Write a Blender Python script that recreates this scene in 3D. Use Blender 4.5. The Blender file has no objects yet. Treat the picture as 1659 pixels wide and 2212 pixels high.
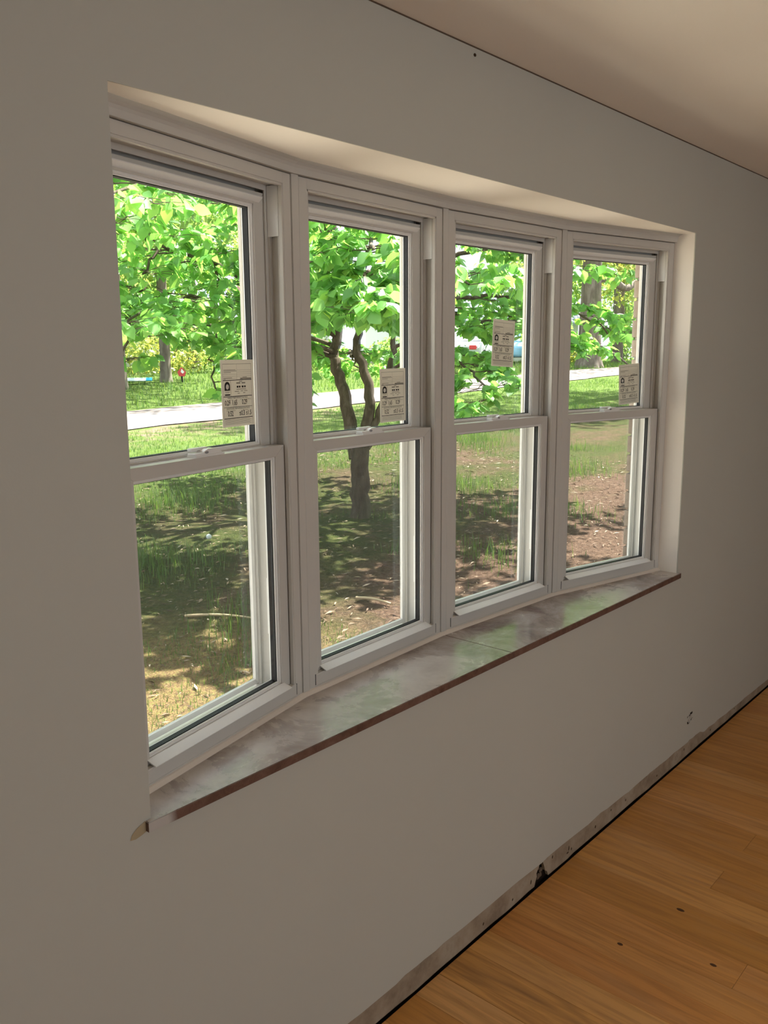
import bpy, bmesh, math, random
import numpy as np
from mathutils import Vector, Matrix

SC = bpy.context.scene
COL = SC.collection
random.seed(7)
RNG = np.random.default_rng(11)

# ------------------------------------------------------------------ camera
FPX = 1860.1
CAM = Vector((-0.8243, -1.3123, 1.7056))
YAW, PITCH, ROLL = 0.8490, -0.1786, -0.0066
fw = Vector((math.sin(YAW) * math.cos(PITCH), math.cos(YAW) * math.cos(PITCH), math.sin(PITCH)))
rt = Vector((math.cos(YAW), -math.sin(YAW), 0)); up = rt.cross(fw)
r2 = rt * math.cos(ROLL) + up * math.sin(ROLL); u2 = -rt * math.sin(ROLL) + up * math.cos(ROLL)
cd = bpy.data.cameras.new('camera'); cd.sensor_fit = 'HORIZONTAL'; cd.sensor_width = 36
cd.lens = 36 * FPX / 1659; cd.clip_start = 0.05; cd.clip_end = 400
cam = bpy.data.objects.new('camera', cd); COL.objects.link(cam)
M = Matrix((r2, u2, -fw)).transposed().to_4x4(); M.translation = CAM
cam.matrix_world = M
SC.camera = cam

# ------------------------------------------------------------------ world, sun, exposure
W = bpy.data.worlds.new('world'); SC.world = W; W.use_nodes = True
bg = W.node_tree.nodes['Background']
bg.inputs[0].default_value = (0.86, 0.93, 1.0, 1); bg.inputs[1].default_value = 2.1
sd = bpy.data.lights.new('sun', 'SUN'); sd.energy = 30.0; sd.angle = math.radians(0.8); sd.color = (1.0, 0.95, 0.86)
sun = bpy.data.objects.new('sun', sd); COL.objects.link(sun)
SUN_DIR = Vector((0.50, -0.07, 0.86)).normalized()
sun.rotation_euler = SUN_DIR.to_track_quat('Z', 'Y').to_euler(); sun.location = (5, 5, 20)
# fill light added at an invented opening in the unseen rear wall
def area(name, loc, rot, sx, sy, power, colr):
    l = bpy.data.lights.new(name, 'AREA'); l.shape = 'RECTANGLE'; l.size = sx; l.size_y = sy
    l.energy = power; l.color = colr
    o = bpy.data.objects.new(name, l); COL.objects.link(o); o.location = loc; o.rotation_euler = rot
    return o
area('rear_fill', (0.6, -4.55, 1.25), (math.radians(90), 0, 0), 3.0, 1.7, 8, (1.0, 0.96, 0.88))
SC.view_settings.view_transform = 'Standard'; SC.view_settings.look = 'None'
SC.view_settings.gamma = 1.0; SC.view_settings.use_curve_mapping = False
SC.view_settings.exposure = 0.22

# ------------------------------------------------------------------ helpers
def tag(o, label=None, cat=None, group=None, kind=None):
    if label: o['label'] = label
    if cat: o['category'] = cat
    if group: o['group'] = group
    if kind: o['kind'] = kind
    return o

def empty(name, loc=(0, 0, 0), rz=0.0, parent=None):
    o = bpy.data.objects.new(name, None); COL.objects.link(o); o.empty_display_size = 0.1
    o.location = loc; o.rotation_euler = (0, 0, rz)
    if parent: o.parent = parent
    return o

def link(name, me, mat, parent=None):
    o = bpy.data.objects.new(name, me); COL.objects.link(o)
    if mat is not None and len(me.materials) == 0: me.materials.append(mat)
    if parent: o.parent = parent
    return o

def obj(name, bm, mat, parent=None, smooth=False):
    bmesh.ops.recalc_face_normals(bm, faces=bm.faces)
    me = bpy.data.meshes.new(name); bm.to_mesh(me); bm.free()
    if smooth:
        me.shade_smooth()
    return link(name, me, mat, parent)

def npmesh(name, V, F, smooth=False, rnd=None):
    """V (n,3), F (m,k) arrays -> mesh"""
    V = np.asarray(V, dtype=np.float32); F = np.asarray(F, dtype=np.int32)
    me = bpy.data.meshes.new(name)
    m, k = F.shape
    me.vertices.add(len(V)); me.vertices.foreach_set('co', V.ravel())
    me.loops.add(m * k); me.loops.foreach_set('vertex_index', F.ravel())
    me.polygons.add(m); me.polygons.foreach_set('loop_start', np.arange(0, m * k, k, dtype=np.int32))
    try: me.polygons.foreach_set('loop_total', np.full(m, k, dtype=np.int32))
    except Exception: pass
    me.update(calc_edges=True); me.validate()
    if smooth: me.shade_smooth()
    if rnd is not None:
        a = me.attributes.new('rnd', 'FLOAT', 'POINT'); a.data.foreach_set('value', np.asarray(rnd, dtype=np.float32))
    return me

def box(bm, x0, x1, y0, y1, z0, z1, bev=0.0):
    r = bmesh.ops.create_cube(bm, size=1.0)
    vs = r['verts']
    for v in vs:
        v.co = Vector((x0 + (v.co.x + .5) * (x1 - x0), y0 + (v.co.y + .5) * (y1 - y0), z0 + (v.co.z + .5) * (z1 - z0)))
    if bev > 0:
        es = list({e for v in vs for e in v.link_edges})
        bmesh.ops.bevel(bm, geom=es, offset=bev, segments=2, affect='EDGES', profile=0.5)

def prism(bm, pts, z0, z1):
    """vertical prism from plan polygon"""
    a = [bm.verts.new((p[0], p[1], z0)) for p in pts]; b = [bm.verts.new((p[0], p[1], z1)) for p in pts]
    n = len(pts)
    bm.faces.new(a[::-1]); bm.faces.new(b)
    for i in range(n): bm.faces.new((a[i], a[(i + 1) % n], b[(i + 1) % n], b[i]))
    return a + b

def extr_x(bm, prof, x0, x1, x0b=None, x1b=None):
    """profile of (y,z) pulled along x; optional other x at... plain"""
    a = [bm.verts.new((x0, p[0], p[1])) for p in prof]; b = [bm.verts.new((x1, p[0], p[1])) for p in prof]
    n = len(prof)
    bm.faces.new(a); bm.faces.new(b[::-1])
    for i in range(n): bm.faces.new((a[i], b[i], b[(i + 1) % n], a[(i + 1) % n]))

def mitred(bm, u0, u1, z0, z1, wl, wr, wb, wt, d0, d1, bev=0.0008):
    o = [(u0, z0), (u1, z0), (u1, z1), (u0, z1)]
    i = [(u0 + wl, z0 + wb), (u1 - wr, z0 + wb), (u1 - wr, z1 - wt), (u0 + wl, z1 - wt)]
    for k in range(4):
        q = [o[k], o[(k + 1) % 4], i[(k + 1) % 4], i[k]]
        a = [bm.verts.new((p[0], d0, p[1])) for p in q]; b = [bm.verts.new((p[0], d1, p[1])) for p in q]
        fs = [bm.faces.new(a), bm.faces.new(b[::-1])]
        for j in range(4): fs.append(bm.faces.new((a[j], b[j], b[(j + 1) % 4], a[(j + 1) % 4])))
        if bev > 0:
            es = list({e for f in fs for e in f.edges})
            bmesh.ops.bevel(bm, geom=es, offset=bev, segments=1, affect='EDGES')

def tube_arrays(P, R, sides=8, cap=True):
    P = np.asarray(P, float); R = np.asarray(R, float); n = len(P)
    T = np.gradient(P, axis=0); T /= np.linalg.norm(T, axis=1)[:, None] + 1e-9
    ref = np.array([0.31, 0.17, 0.93]) if abs(T[0] @ np.array([0.31, 0.17, 0.93])) < .9 else np.array([1., 0, 0])
    A = np.cross(T, ref); A /= np.linalg.norm(A, axis=1)[:, None] + 1e-9; B = np.cross(T, A)
    th = np.linspace(0, 2 * np.pi, sides, endpoint=False)
    V = (P[:, None, :] + R[:, None, None] * (np.cos(th)[None, :, None] * A[:, None, :] + np.sin(th)[None, :, None] * B[:, None, :])).reshape(-1, 3)
    F = []
    for i in range(n - 1):
        for j in range(sides):
            k = (j + 1) % sides
            F.append((i * sides + j, i * sides + k, (i + 1) * sides + k, (i + 1) * sides + j))
    return V, np.array(F, dtype=np.int32)

class Acc:
    def __init__(s): s.V = []; s.F = []; s.n = 0; s.R = []
    def add(s, V, F, r=None):
        s.V.append(np.asarray(V)); s.F.append(np.asarray(F) + s.n); s.n += len(V)
        if r is not None: s.R.append(r)
    def mesh(s, name, smooth=True):
        return npmesh(name, np.concatenate(s.V), np.concatenate(s.F), smooth, np.concatenate(s.R) if s.R else None)

# ------------------------------------------------------------------ materials
def mat(name, col=(.5, .5, .5), rough=.6, spec=.5, metal=0.0):
    m = bpy.data.materials.new(name); m.use_nodes = True
    b = m.node_tree.nodes['Principled BSDF']
    b.inputs['Base Color'].default_value = (*col, 1); b.inputs['Roughness'].default_value = rough
    b.inputs['Specular IOR Level'].default_value = spec; b.inputs['Metallic'].default_value = metal
    return m

def nodes(m):
    return m.node_tree.nodes, m.node_tree.links, m.node_tree.nodes['Principled BSDF']

def coords(N, L, scale=(1, 1, 1), out='Object'):
    t = N.new('ShaderNodeTexCoord'); mp = N.new('ShaderNodeMapping'); mp.inputs['Scale'].default_value = scale
    L.new(t.outputs[out], mp.inputs['Vector']); return mp.outputs['Vector']

def noise(N, L, vec, scale=5, detail=4, rough=.55, dist=0.0):
    n = N.new('ShaderNodeTexNoise'); n.inputs['Scale'].default_value = scale; n.inputs['Detail'].default_value = detail
    n.inputs['Roughness'].default_value = rough; n.inputs['Distortion'].default_value = dist
    L.new(vec, n.inputs['Vector']); return n.outputs['Fac']

def ramp(N, L, fac, stops):
    r = N.new('ShaderNodeValToRGB'); e = r.color_ramp.elements
    e[0].position = stops[0][0]; e[0].color = (*stops[0][1], 1)
    e[1].position = stops[-1][0]; e[1].color = (*stops[-1][1], 1)
    for p, c in stops[1:-1]:
        x = e.new(p); x.color = (*c, 1)
    L.new(fac, r.inputs['Fac']); return r.outputs['Color']

def mix(N, L, fac, a, b, typ='MIX'):
    x = N.new('ShaderNodeMix'); x.data_type = 'RGBA'; x.blend_type = typ
    for s, v in ((x.inputs['Factor'], fac), (x.inputs[6], a), (x.inputs[7], b)):
        if isinstance(v, (int, float)): s.default_value = v
        elif isinstance(v, tuple): s.default_value = (*v, 1)
        else: L.new(v, s)
    return x.outputs[2]

def mth(N, L, op, a, b=None, c=None):
    x = N.new('ShaderNodeMath'); x.operation = op
    for i, v in enumerate((a, b, c)):
        if v is None: continue
        if isinstance(v, (int, float)): x.inputs[i].default_value = v
        else: L.new(v, x.inputs[i])
    return x.outputs[0]

def bump(N, L, b, h, strength=.2, dist=.01):
    x = N.new('ShaderNodeBump'); x.inputs['Strength'].default_value = strength; x.inputs['Distance'].default_value = dist
    L.new(h, x.inputs['Height']); L.new(x.outputs['Normal'], b.inputs['Normal'])

def maprange(N, L, v, a, b, c=0, d=1):
    x = N.new('ShaderNodeMapRange'); x.inputs[1].default_value = a; x.inputs[2].default_value = b
    x.inputs[3].default_value = c; x.inputs[4].default_value = d; L.new(v, x.inputs[0]); return x.outputs[0]

def m_paint(name, col, var=.04):
    m = mat(name, col, .62, .3); N, L, b = nodes(m); v = coords(N, L)
    f = noise(N, L, v, 1.3, 3)
    c = mix(N, L, f, tuple(x * (1 - var) for x in col), tuple(min(1, x * (1 + var)) for x in col))
    L.new(c, b.inputs['Base Color'])
    bump(N, L, b, noise(N, L, v, 260, 2), .06, .002)
    return m
PAINT = m_paint('wall_paint', (.50, .485, .425))
CEIL = m_paint('ceiling_paint', (.90, .835, .755))
VINYL = mat('white_vinyl', (.56, .53, .485), .38, .4)
VINYL2 = mat('white_vinyl_gloss', (.78, .76, .73), .3, .5)
DARK = mat('black_gasket', (.006, .006, .007), .6, .25)
CAULK = mat('white_caulk', (.74, .66, .58), .35)
GREYV = mat('grey_channel', (.25, .25, .26), .45)

# bare plaster board
PLASTER = mat('bare_plasterboard', (.38, .28, .21), .85, .1); N, L, b = nodes(PLASTER); v = coords(N, L, (1, 1, 1))
f = noise(N, L, v, 9, 6, .65); f2 = noise(N, L, v, 60, 3)
c = ramp(N, L, f, [(.3, (.22, .165, .115)), (.5, (.34, .265, .19)), (.62, (.39, .32, .24)), (.75, (.28, .215, .155))])
L.new(mix(N, L, f2, c, (.5, .42, .34), 'MIX') if False else c, b.inputs['Base Color']); bump(N, L, b, f2, .3, .004)
CAVITY = mat('dark_cavity', (.025, .016, .011), .9, .1)
CHIP = mat('broken_plaster', (.46, .42, .36), .9, .1)
SMEAR = mat('tan_filler', (.40, .32, .20), .7, .2)

# oak floor boards: one material, tone differs board by board
OAK = mat('oak_floor', (.45, .25, .1), .34, .45); N, L, b = nodes(OAK)
oi = N.new('ShaderNodeObjectInfo')
tc = N.new('ShaderNodeTexCoord'); mp = N.new('ShaderNodeMapping'); mp.inputs['Scale'].default_value = (38, 2.2, 20)
cmb = N.new('ShaderNodeCombineXYZ'); L.new(mth(N, L, 'MULTIPLY', oi.outputs['Random'], 40.0), cmb.inputs[1]); L.new(mth(N, L, 'MULTIPLY', oi.outputs['Random'], 17.0), cmb.inputs[0])
va = N.new('ShaderNodeVectorMath'); va.operation = 'ADD'; L.new(tc.outputs['Object'], va.inputs[0]); L.new(cmb.outputs[0], va.inputs[1])
L.new(va.outputs[0], mp.inputs['Vector'])
g = noise(N, L, mp.outputs['Vector'], 1.0, 8, .62, 1.2)
mp2 = N.new('ShaderNodeMapping'); mp2.inputs['Scale'].default_value = (9, .9, 5); L.new(va.outputs[0], mp2.inputs['Vector'])
g2 = noise(N, L, mp2.outputs['Vector'], 1.0, 3, .5, .8)
tone = ramp(N, L, oi.outputs['Random'], [(0, (.60, .28, .065)), (.35, (.68, .32, .082)), (.6, (.78, .41, .125)), (.85, (.68, .30, .08)), (1, (.88, .53, .21))])
dk = mix(N, L, maprange(N, L, g, .42, .75, 0, .7), tone, (.33, .135, .035))
lt = mix(N, L, maprange(N, L, g2, .55, .8, 0, .5), dk, (.62, .36, .17))
strk = mix(N, L, maprange(N, L, g2, .36, .26, 0, .6), lt, (.17, .07, .028))
L.new(strk, b.inputs['Base Color']); L.new(maprange(N, L, g, 0, 1, .3, .45), b.inputs['Roughness'])
bump(N, L, b, g, .05, .002)

# dusty brown stone sill
STONE = mat('dusty_brown_stone', (.3, .2, .17), .3, .5); N, L, b = nodes(STONE); v = coords(N, L)
a1 = noise(N, L, v, 7, 8, .68, .7); a2 = noise(N, L, v, 24, 6, .7, .8); a3 = noise(N, L, v, 2.2, 3, .5, .6)
geo = N.new('ShaderNodeNewGeometry'); sep = N.new('ShaderNodeSeparateXYZ'); L.new(geo.outputs['Normal'], sep.inputs[0])
pos = N.new('ShaderNodeSeparateXYZ'); L.new(geo.outputs['Position'], pos.inputs[0])
base = ramp(N, L, a2, [(.3, (.085, .045, .036)), (.55, (.15, .085, .068)), (.8, (.21, .13, .105))])
dustf = mth(N, L, 'ADD', mth(N, L, 'MULTIPLY', a1, .9), mth(N, L, 'MULTIPLY', a3, .75))
dustf = maprange(N, L, dustf, .56, .98, 0, .95)
dustf = mth(N, L, 'MULTIPLY', dustf, maprange(N, L, sep.outputs[2], .5, .9, 0, 1))
dust = mix(N, L, a2, (.47, .41, .37), (.68, .62, .57))
cc = mix(N, L, dustf, base, dust)
# a wipe of wall paint at the far left end of the front edge
pf = mth(N, L, 'MULTIPLY', maprange(N, L, mth(N, L, 'ADD', pos.outputs[0], mth(N, L, 'MULTIPLY', a2, .02)), .040, .062, 1, 0), maprange(N, L, sep.outputs[1], -.9, -.5, 1, 0))
cc = mix(N, L, pf, cc, (.50, .47, .44))
L.new(cc, b.inputs['Base Color'])
L.new(maprange(N, L, dustf, 0, 1, .10, .34), b.inputs['Roughness'])

# glass
def m_glass(name, tint, refl=1.0):
    m = bpy.data.materials.new(name); m.use_nodes = True; nt = m.node_tree; nt.nodes.clear()
    o = nt.nodes.new('ShaderNodeOutputMaterial'); t = nt.nodes.new('ShaderNodeBsdfTransparent'); g = nt.nodes.new('ShaderNodeBsdfGlossy')
    fr = nt.nodes.new('ShaderNodeFresnel'); fr.inputs['IOR'].default_value = 1.45
    mx = nt.nodes.new('ShaderNodeMixShader'); t.inputs[0].default_value = (*tint, 1); g.inputs['Roughness'].default_value = 0.0
    g.inputs[0].default_value = (.9 * refl, .95 * refl, 1.0 * refl, 1)
    nt.links.new(fr.outputs[0], mx.inputs[0]); nt.links.new(t.outputs[0], mx.inputs[1]); nt.links.new(g.outputs[0], mx.inputs[2])
    nt.links.new(mx.outputs[0], o.inputs[0]); return m
GLASS = m_glass('window_glass', (.965, .985, .975))
# fine insect mesh, too fine to pick apart: partly see-through grey
SCREEN = bpy.data.materials.new('insect_mesh'); SCREEN.use_nodes = True; nt = SCREEN.node_tree; nt.nodes.clear()
o = nt.nodes.new('ShaderNodeOutputMaterial'); t = nt.nodes.new('ShaderNodeBsdfTransparent'); d = nt.nodes.new('ShaderNodeBsdfDiffuse')
d.inputs[0].default_value = (.10, .10, .105, 1); mx = nt.nodes.new('ShaderNodeMixShader'); mx.inputs[0].default_value = .30
nt.links.new(t.outputs[0], mx.inputs[1]); nt.links.new(d.outputs[0], mx.inputs[2]); nt.links.new(mx.outputs[0], o.inputs[0])

PAPER = mat('label_paper', (.80, .76, .66), .6, .3)
_N, _L, _b = nodes(PAPER); _t = _N.new('ShaderNodeBsdfTranslucent'); _t.inputs[0].default_value = (.8, .76, .66, 1); _m = _N.new('ShaderNodeMixShader'); _m.inputs[0].default_value = .22
_L.new(_b.outputs[0], _m.inputs[1]); _L.new(_t.outputs[0], _m.inputs[2]); _L.new(_m.outputs[0], _N['Material Output'].inputs[0])
INK = mat('black_ink', (.03, .028, .025), .6, .2)
INKG = mat('grey_ink', (.30, .27, .22), .6, .2)

def m_leaf(name, refl, trans, tw=.5, rough=.42):
    m = bpy.data.materials.new(name); m.use_nodes = True; nt = m.node_tree; N = nt.nodes; L = nt.links
    b = N['Principled BSDF']; out = N['Material Output']
    at = N.new('ShaderNodeAttribute'); at.attribute_name = 'rnd'; oi = N.new('ShaderNodeObjectInfo')
    r = mth(N, L, 'FRACT', mth(N, L, 'ADD', at.outputs['Fac'], oi.outputs['Random']))
    rc = ramp(N, L, r, [(0, tuple(x * .75 for x in refl)), (.5, refl), (1, (refl[0] * 1.35, refl[1] * 1.12, refl[2] * 1.1))])
    tcx = ramp(N, L, r, [(0, tuple(x * .7 for x in trans)), (.5, trans), (1, (min(1, trans[0] * 1.5), min(1, trans[1] * 1.12), trans[2]))])
    L.new(rc, b.inputs['Base Color']); b.inputs['Roughness'].default_value = rough; b.inputs['Specular IOR Level'].default_value = .5
    tr = N.new('ShaderNodeBsdfTranslucent'); L.new(tcx, tr.inputs[0])
    mx = N.new('ShaderNodeMixShader'); mx.inputs[0].default_value = tw
    L.new(b.outputs[0], mx.inputs[1]); L.new(tr.outputs[0], mx.inputs[2]); L.new(mx.outputs[0], out.inputs[0])
    return m
LEAF = m_leaf('dogwood_leaf', (.15, .35, .095), (.28, .60, .10), .52)
LEAF_FAR = m_leaf('far_leaf', (.15, .27, .075), (.28, .46, .09), .5)
LEAF_YEL = m_leaf('yellow_green_leaf', (.22, .29, .07), (.42, .50, .10), .5)
GRASS = m_leaf('grass_blade', (.085, .165, .035), (.14, .26, .04), .35, .5)

def m_bark(name, a, bb, sc=14):
    m = mat(name, a, .9, .15); N, L, b = nodes(m); v = coords(N, L, (1, 1, .25))
    f = noise(N, L, v, sc, 7, .7, .6); f2 = noise(N, L, v, 3, 3)
    c = ramp(N, L, f, [(.3, tuple(x * .45 for x in a)), (.5, a), (.72, bb)])
    c = mix(N, L, maprange(N, L, f2, .5, .75, 0, .5), c, (.13, .14, .07))
    L.new(c, b.inputs['Base Color']); bump(N, L, b, f, .8, .02); return m
BARK = m_bark('dogwood_bark', (.085, .062, .045), (.15, .12, .095), 22)
BARK2 = m_bark('oak_bark', (.15, .12, .10), (.27, .23, .20), 5)

# ------------------------------------------------------------------ ground height and house geometry
def gz(x, y):
    z = -0.45 + 0.038 * np.asarray(x, float) + 0.04 * np.asarray(y, float)
    cap = 1.36
    return np.where(z > cap - .25, cap - .25 * np.exp(-(z - (cap - .25)) / .25), z)

OW = 2.4142; ZT = 2.1455; ZS = 0.8524; ZF = 2.117; ZC = 2.44
BX0, BY0, UWD, A1, A2 = -0.0044, 0.0788, 0.6137, 0.2203, 0.0515
ANG = [A1, A2, -A2, -A1]
BP = [Vector((BX0, BY0, 0))]
for a in ANG: BP.append(BP[-1] + Vector((math.cos(a), math.sin(a), 0)) * UWD)
def bowpt(i, u, d):
    """plan point on unit i at distance u along it, d outwards"""
    a = ANG[i]; return BP[i] + Vector((math.cos(a), math.sin(a), 0)) * u + Vector((-math.sin(a), math.cos(a), 0)) * d
def bowline(d):
    """the bow polyline offset outwards by d, mitred"""
    out = [bowpt(0, 0, d)]
    for i in range(3):
        h = (ANG[i] + ANG[i + 1]) / 2; k = d / math.cos((ANG[i] - ANG[i + 1]) / 2)
        out.append(BP[i + 1] + Vector((-math.sin(h), math.cos(h), 0)) * k)
    out.append(bowpt(3, UWD, d)); return out

RX0, RX1, RY0 = -2.9, 5.6, -4.4

# ------------------------------------------------------------------ the room
# front wall: painted face with the opening, ragged lower edge of the paint where the baseboard came off
bm = bmesh.new()
rag = []
x = RX0
pr = random.Random(3)
while x < RX1:
    if x < 1.30: zb = .079
    elif x < 1.9: zb = .076
    elif x < 2.8: zb = .071
    else: zb = .055 - .012 * min(1, (x - 2.8))
    rag.append((x, zb + pr.uniform(-.003, .003))); x += pr.choice((.018, .035, .05, .09, .14))
rag.append((RX1, .045))
th = .003
def quadwall(bm, poly):
    a = [bm.verts.new((p[0], 0, p[1])) for p in poly]; c = [bm.verts.new((p[0], th, p[1])) for p in poly]; n = len(poly)
    bm.faces.new(a); bm.faces.new(c[::-1])
    for i in range(n): bm.faces.new((a[i], c[i], c[(i + 1) % n], a[(i + 1) % n]))
ZB = .8365
low = [p for p in rag]
quadwall(bm, low + [(RX1, ZB), (OW, ZB), (0, ZB), (RX0, ZB)])
quadwall(bm, [(RX0, ZB), (0, ZB), (0, ZT), (RX0, ZT)])
quadwall(bm, [(OW, ZB), (RX1, ZB), (RX1, ZT), (OW, ZT)])
quadwall(bm, [(RX0, ZT), (0, ZT), (OW, ZT), (RX1, ZT), (RX1, ZC), (RX0, ZC)])
# returns: jambs (slightly rounded corner) and the soffit of the opening
wf = obj('wall_front', bm, PAINT); tag(wf, 'greige painted front wall around the bow window', kind='structure')
for nm, bb in (('jamb_return', (-.03, .0002, th + .0005, .15, ZB - .03, ZT)), ('jamb_return', (OW - .0002, OW + .03, th + .0005, .15, ZB - .03, ZT)), ('soffit_return', (-.03, OW + .03, th + .0005, .34, ZT, ZT + .004))):
    bm = bmesh.new(); box(bm, *bb); obj(nm, bm, CEIL, wf)  # jamb returns lighter than the wall paint, window light put into their colour
# bare plaster strip where the baseboard was, two lengths with a broken notch between
def strip(poly, y0, y1, name, m):
    bm = bmesh.new()
    a = [bm.verts.new((p[0], y0, p[1])) for p in poly]; c = [bm.verts.new((p[0], y1, p[1])) for p in poly]; n = len(poly)
    bm.faces.new(a); bm.faces.new(c[::-1])
    for i in range(n): bm.faces.new((a[i], c[i], c[(i + 1) % n], a[(i + 1) % n]))
    return obj(name, bm, m, wf)
def lowedge(x0, x1, z, seed):
    r = random.Random(seed); pts = []; x = x0
    while x < x1: pts.append((x, z + r.uniform(-.0025, .0025))); x += r.uniform(.03, .12)
    pts.append((x1, z)); return pts
s1 = strip(lowedge(RX0, 1.398, .006, 1) + [(1.404, .022), (1.412, .036), (1.409, .048), (1.424, .066), (1.43, .095), (RX0, .095)], .0035, .014, 'bare_plaster_strip', PLASTER)
s2 = strip([(1.484, .006)] + lowedge(1.5, RX1, .006, 2)[1:] + [(RX1, .095), (1.446, .095), (1.45, .066), (1.458, .05), (1.462, .034), (1.476, .024)], .0035, .014, 'bare_plaster_strip', PLASTER)
bm = bmesh.new(); box(bm, RX0, RX1, .020, .05, -.02, .12); obj('wall_cavity', bm, CAVITY, wf)
bm = bmesh.new()
for k in range(7):
    cx, cz = 1.43 + pr.uniform(-.018, .03), .012 + .006 * k + pr.uniform(0, .008)
    r = bmesh.ops.create_icosphere(bm, subdivisions=1, radius=.006 + pr.uniform(0, .005))
    for v in r['verts']: v.co = Vector((cx + v.co.x * 1.2, .014 + v.co.y * .5, cz + v.co.z))
obj('plaster_crumbs', bm, mat('brown_plaster', (.16, .11, .075), .95, .1), wf)
# nail holes and scratches in the bare strip
HOLE = mat('nail_hole', (.06, .035, .02), .9, .1)
nh = [(1.268, .028, .0035, .004), (1.509, .060, .003, .006), (1.619, .040, .003, .009), (1.612, .027, .007, .003), (1.637, .030, .003, .005), (1.376, .034, .003, .008), (1.109, .030, .003, .005),
      (1.81, .036, .004, .006), (1.93, .05, .003, .004), (2.05, .04, .003, .005), (2.33, .03, .004, .004), (2.6, .045, .003, .006), (2.9, .03, .004, .004), (3.2, .035, .003, .004)]
for hx, hz, a, c in nh:
    bm = bmesh.new(); r = bmesh.ops.create_icosphere(bm, subdivisions=2, radius=1)
    for v in r['verts']: v.co = Vector((hx + v.co.x * a + v.co.z * .001, .0032 + v.co.y * .0008, hz + v.co.z * c))
    obj('nail_hole', bm, HOLE, wf)
# chipped hole higher up the wall: sunk plaster plug with a broken rim
bm = bmesh.new(); hc = (2.634, .179)
ring = []
for k in range(18):
    t_ = k / 18 * 2 * math.pi; rr = (1 + .16 * math.sin(3 * t_ + 1) + pr.uniform(-.1, .1))
    ring.append((hc[0] + .034 * rr * math.cos(t_) + .006 * math.sin(t_), hc[1] + .022 * rr * math.sin(t_)))
vs = [bm.verts.new((p[0], -.0006, p[1])) for p in ring]
vi = [bm.verts.new((hc[0] + (p[0] - hc[0]) * .82, .0, hc[1] + (p[1] - hc[1]) * .82)) for p in ring]
for k in range(18):
    if k % 9 in (2, 3, 4, 7): bm.faces.new((vs[k], vs[(k + 1) % 18], vi[(k + 1) % 18], vi[k]))
for v in vi: v.co.y = -.0009
ob = obj('chipped_rim', bm, HOLE, wf)
bm = bmesh.new()
for k in range(9):
    t_ = pr.uniform(0, 6.28); rr = pr.uniform(0, .75)
    r = bmesh.ops.create_icosphere(bm, subdivisions=1, radius=.006 + pr.uniform(0, .004))
    for v in r['verts']: v.co = Vector((hc[0] + .028 * rr * math.cos(t_) + v.co.x * 1.2, -.0002 + v.co.y * .25, hc[1] + .018 * rr * math.sin(t_) + v.co.z * .8))
obj('plaster_plug', bm, CHIP, wf)
for (dx, dz, a, c) in ((-.024, -.015, .006, .0035), (.012, .018, .012, .004), (-.004, .013, .008, .003), (.012, -.012, .003, .003)):
    bm = bmesh.new(); r = bmesh.ops.create_icosphere(bm, subdivisions=2, radius=1)
    for v in r['verts']: v.co = Vector((hc[0] + dx + v.co.x * a, -.0022 + v.co.y * .0006, hc[1] + dz + v.co.z * c + v.co.x * .002))
    obj('chip_hollow', bm, CAVITY, wf)
# tan filler smear left of the sill end
bm = bmesh.new(); sp = [(-.046, .832), (-.042, .842), (-.030, .851), (-.014, .8575), (-.012, .8575), (-.012, .836), (-.020, .833), (-.034, .830)]
a = [bm.verts.new((p[0], -.0007, p[1])) for p in sp]; bm.faces.new(a); obj('filler_smear', bm, SMEAR, wf)
# small nail under the ceiling line
bm = bmesh.new(); r = bmesh.ops.create_icosphere(bm, subdivisions=2, radius=1)
for v in r['verts']: v.co = Vector((1.009 + v.co.x * .005, -.001 + v.co.y * .002, 2.421 + v.co.z * .004))
obj('nail_hole', bm, HOLE, wf)
# dark hairline where wall and ceiling meet
bm = bmesh.new(); box(bm, RX0, RX1, -.0012, .002, ZC - .003, ZC + .002); obj('ceiling_joint', bm, mat('dark_joint', (.12, .085, .06), .9, .1), wf)

bm = bmesh.new(); box(bm, RX0 - .1, RX1 + .1, RY0 - .1, .02, ZC, ZC + .1); tag(obj('ceiling', bm, CEIL), 'flat off-white ceiling', kind='structure')
bm = bmesh.new(); box(bm, RX0 - .1, RX0, RY0, .02, -.02, ZC); tag(obj('wall_left', bm, PAINT), 'left side wall out of view', kind='structure')
bm = bmesh.new(); box(bm, RX1, RX1 + .1, RY0, .02, -.02, ZC); tag(obj('wall_right', bm, PAINT), 'right side wall out of view', kind='structure')
bm = bmesh.new()
box(bm, RX0, -.9, RY0 - .1, RY0, -.02, ZC); box(bm, 2.1, RX1, RY0 - .1, RY0, -.02, ZC)
box(bm, -.9, 2.1, RY0 - .1, RY0, -.02, .4); box(bm, -.9, 2.1, RY0 - .1, RY0, 2.1, ZC)
tag(obj('wall_back', bm, PAINT), 'rear wall with a wide opening added for the fill light, out of view', kind='structure')

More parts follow.
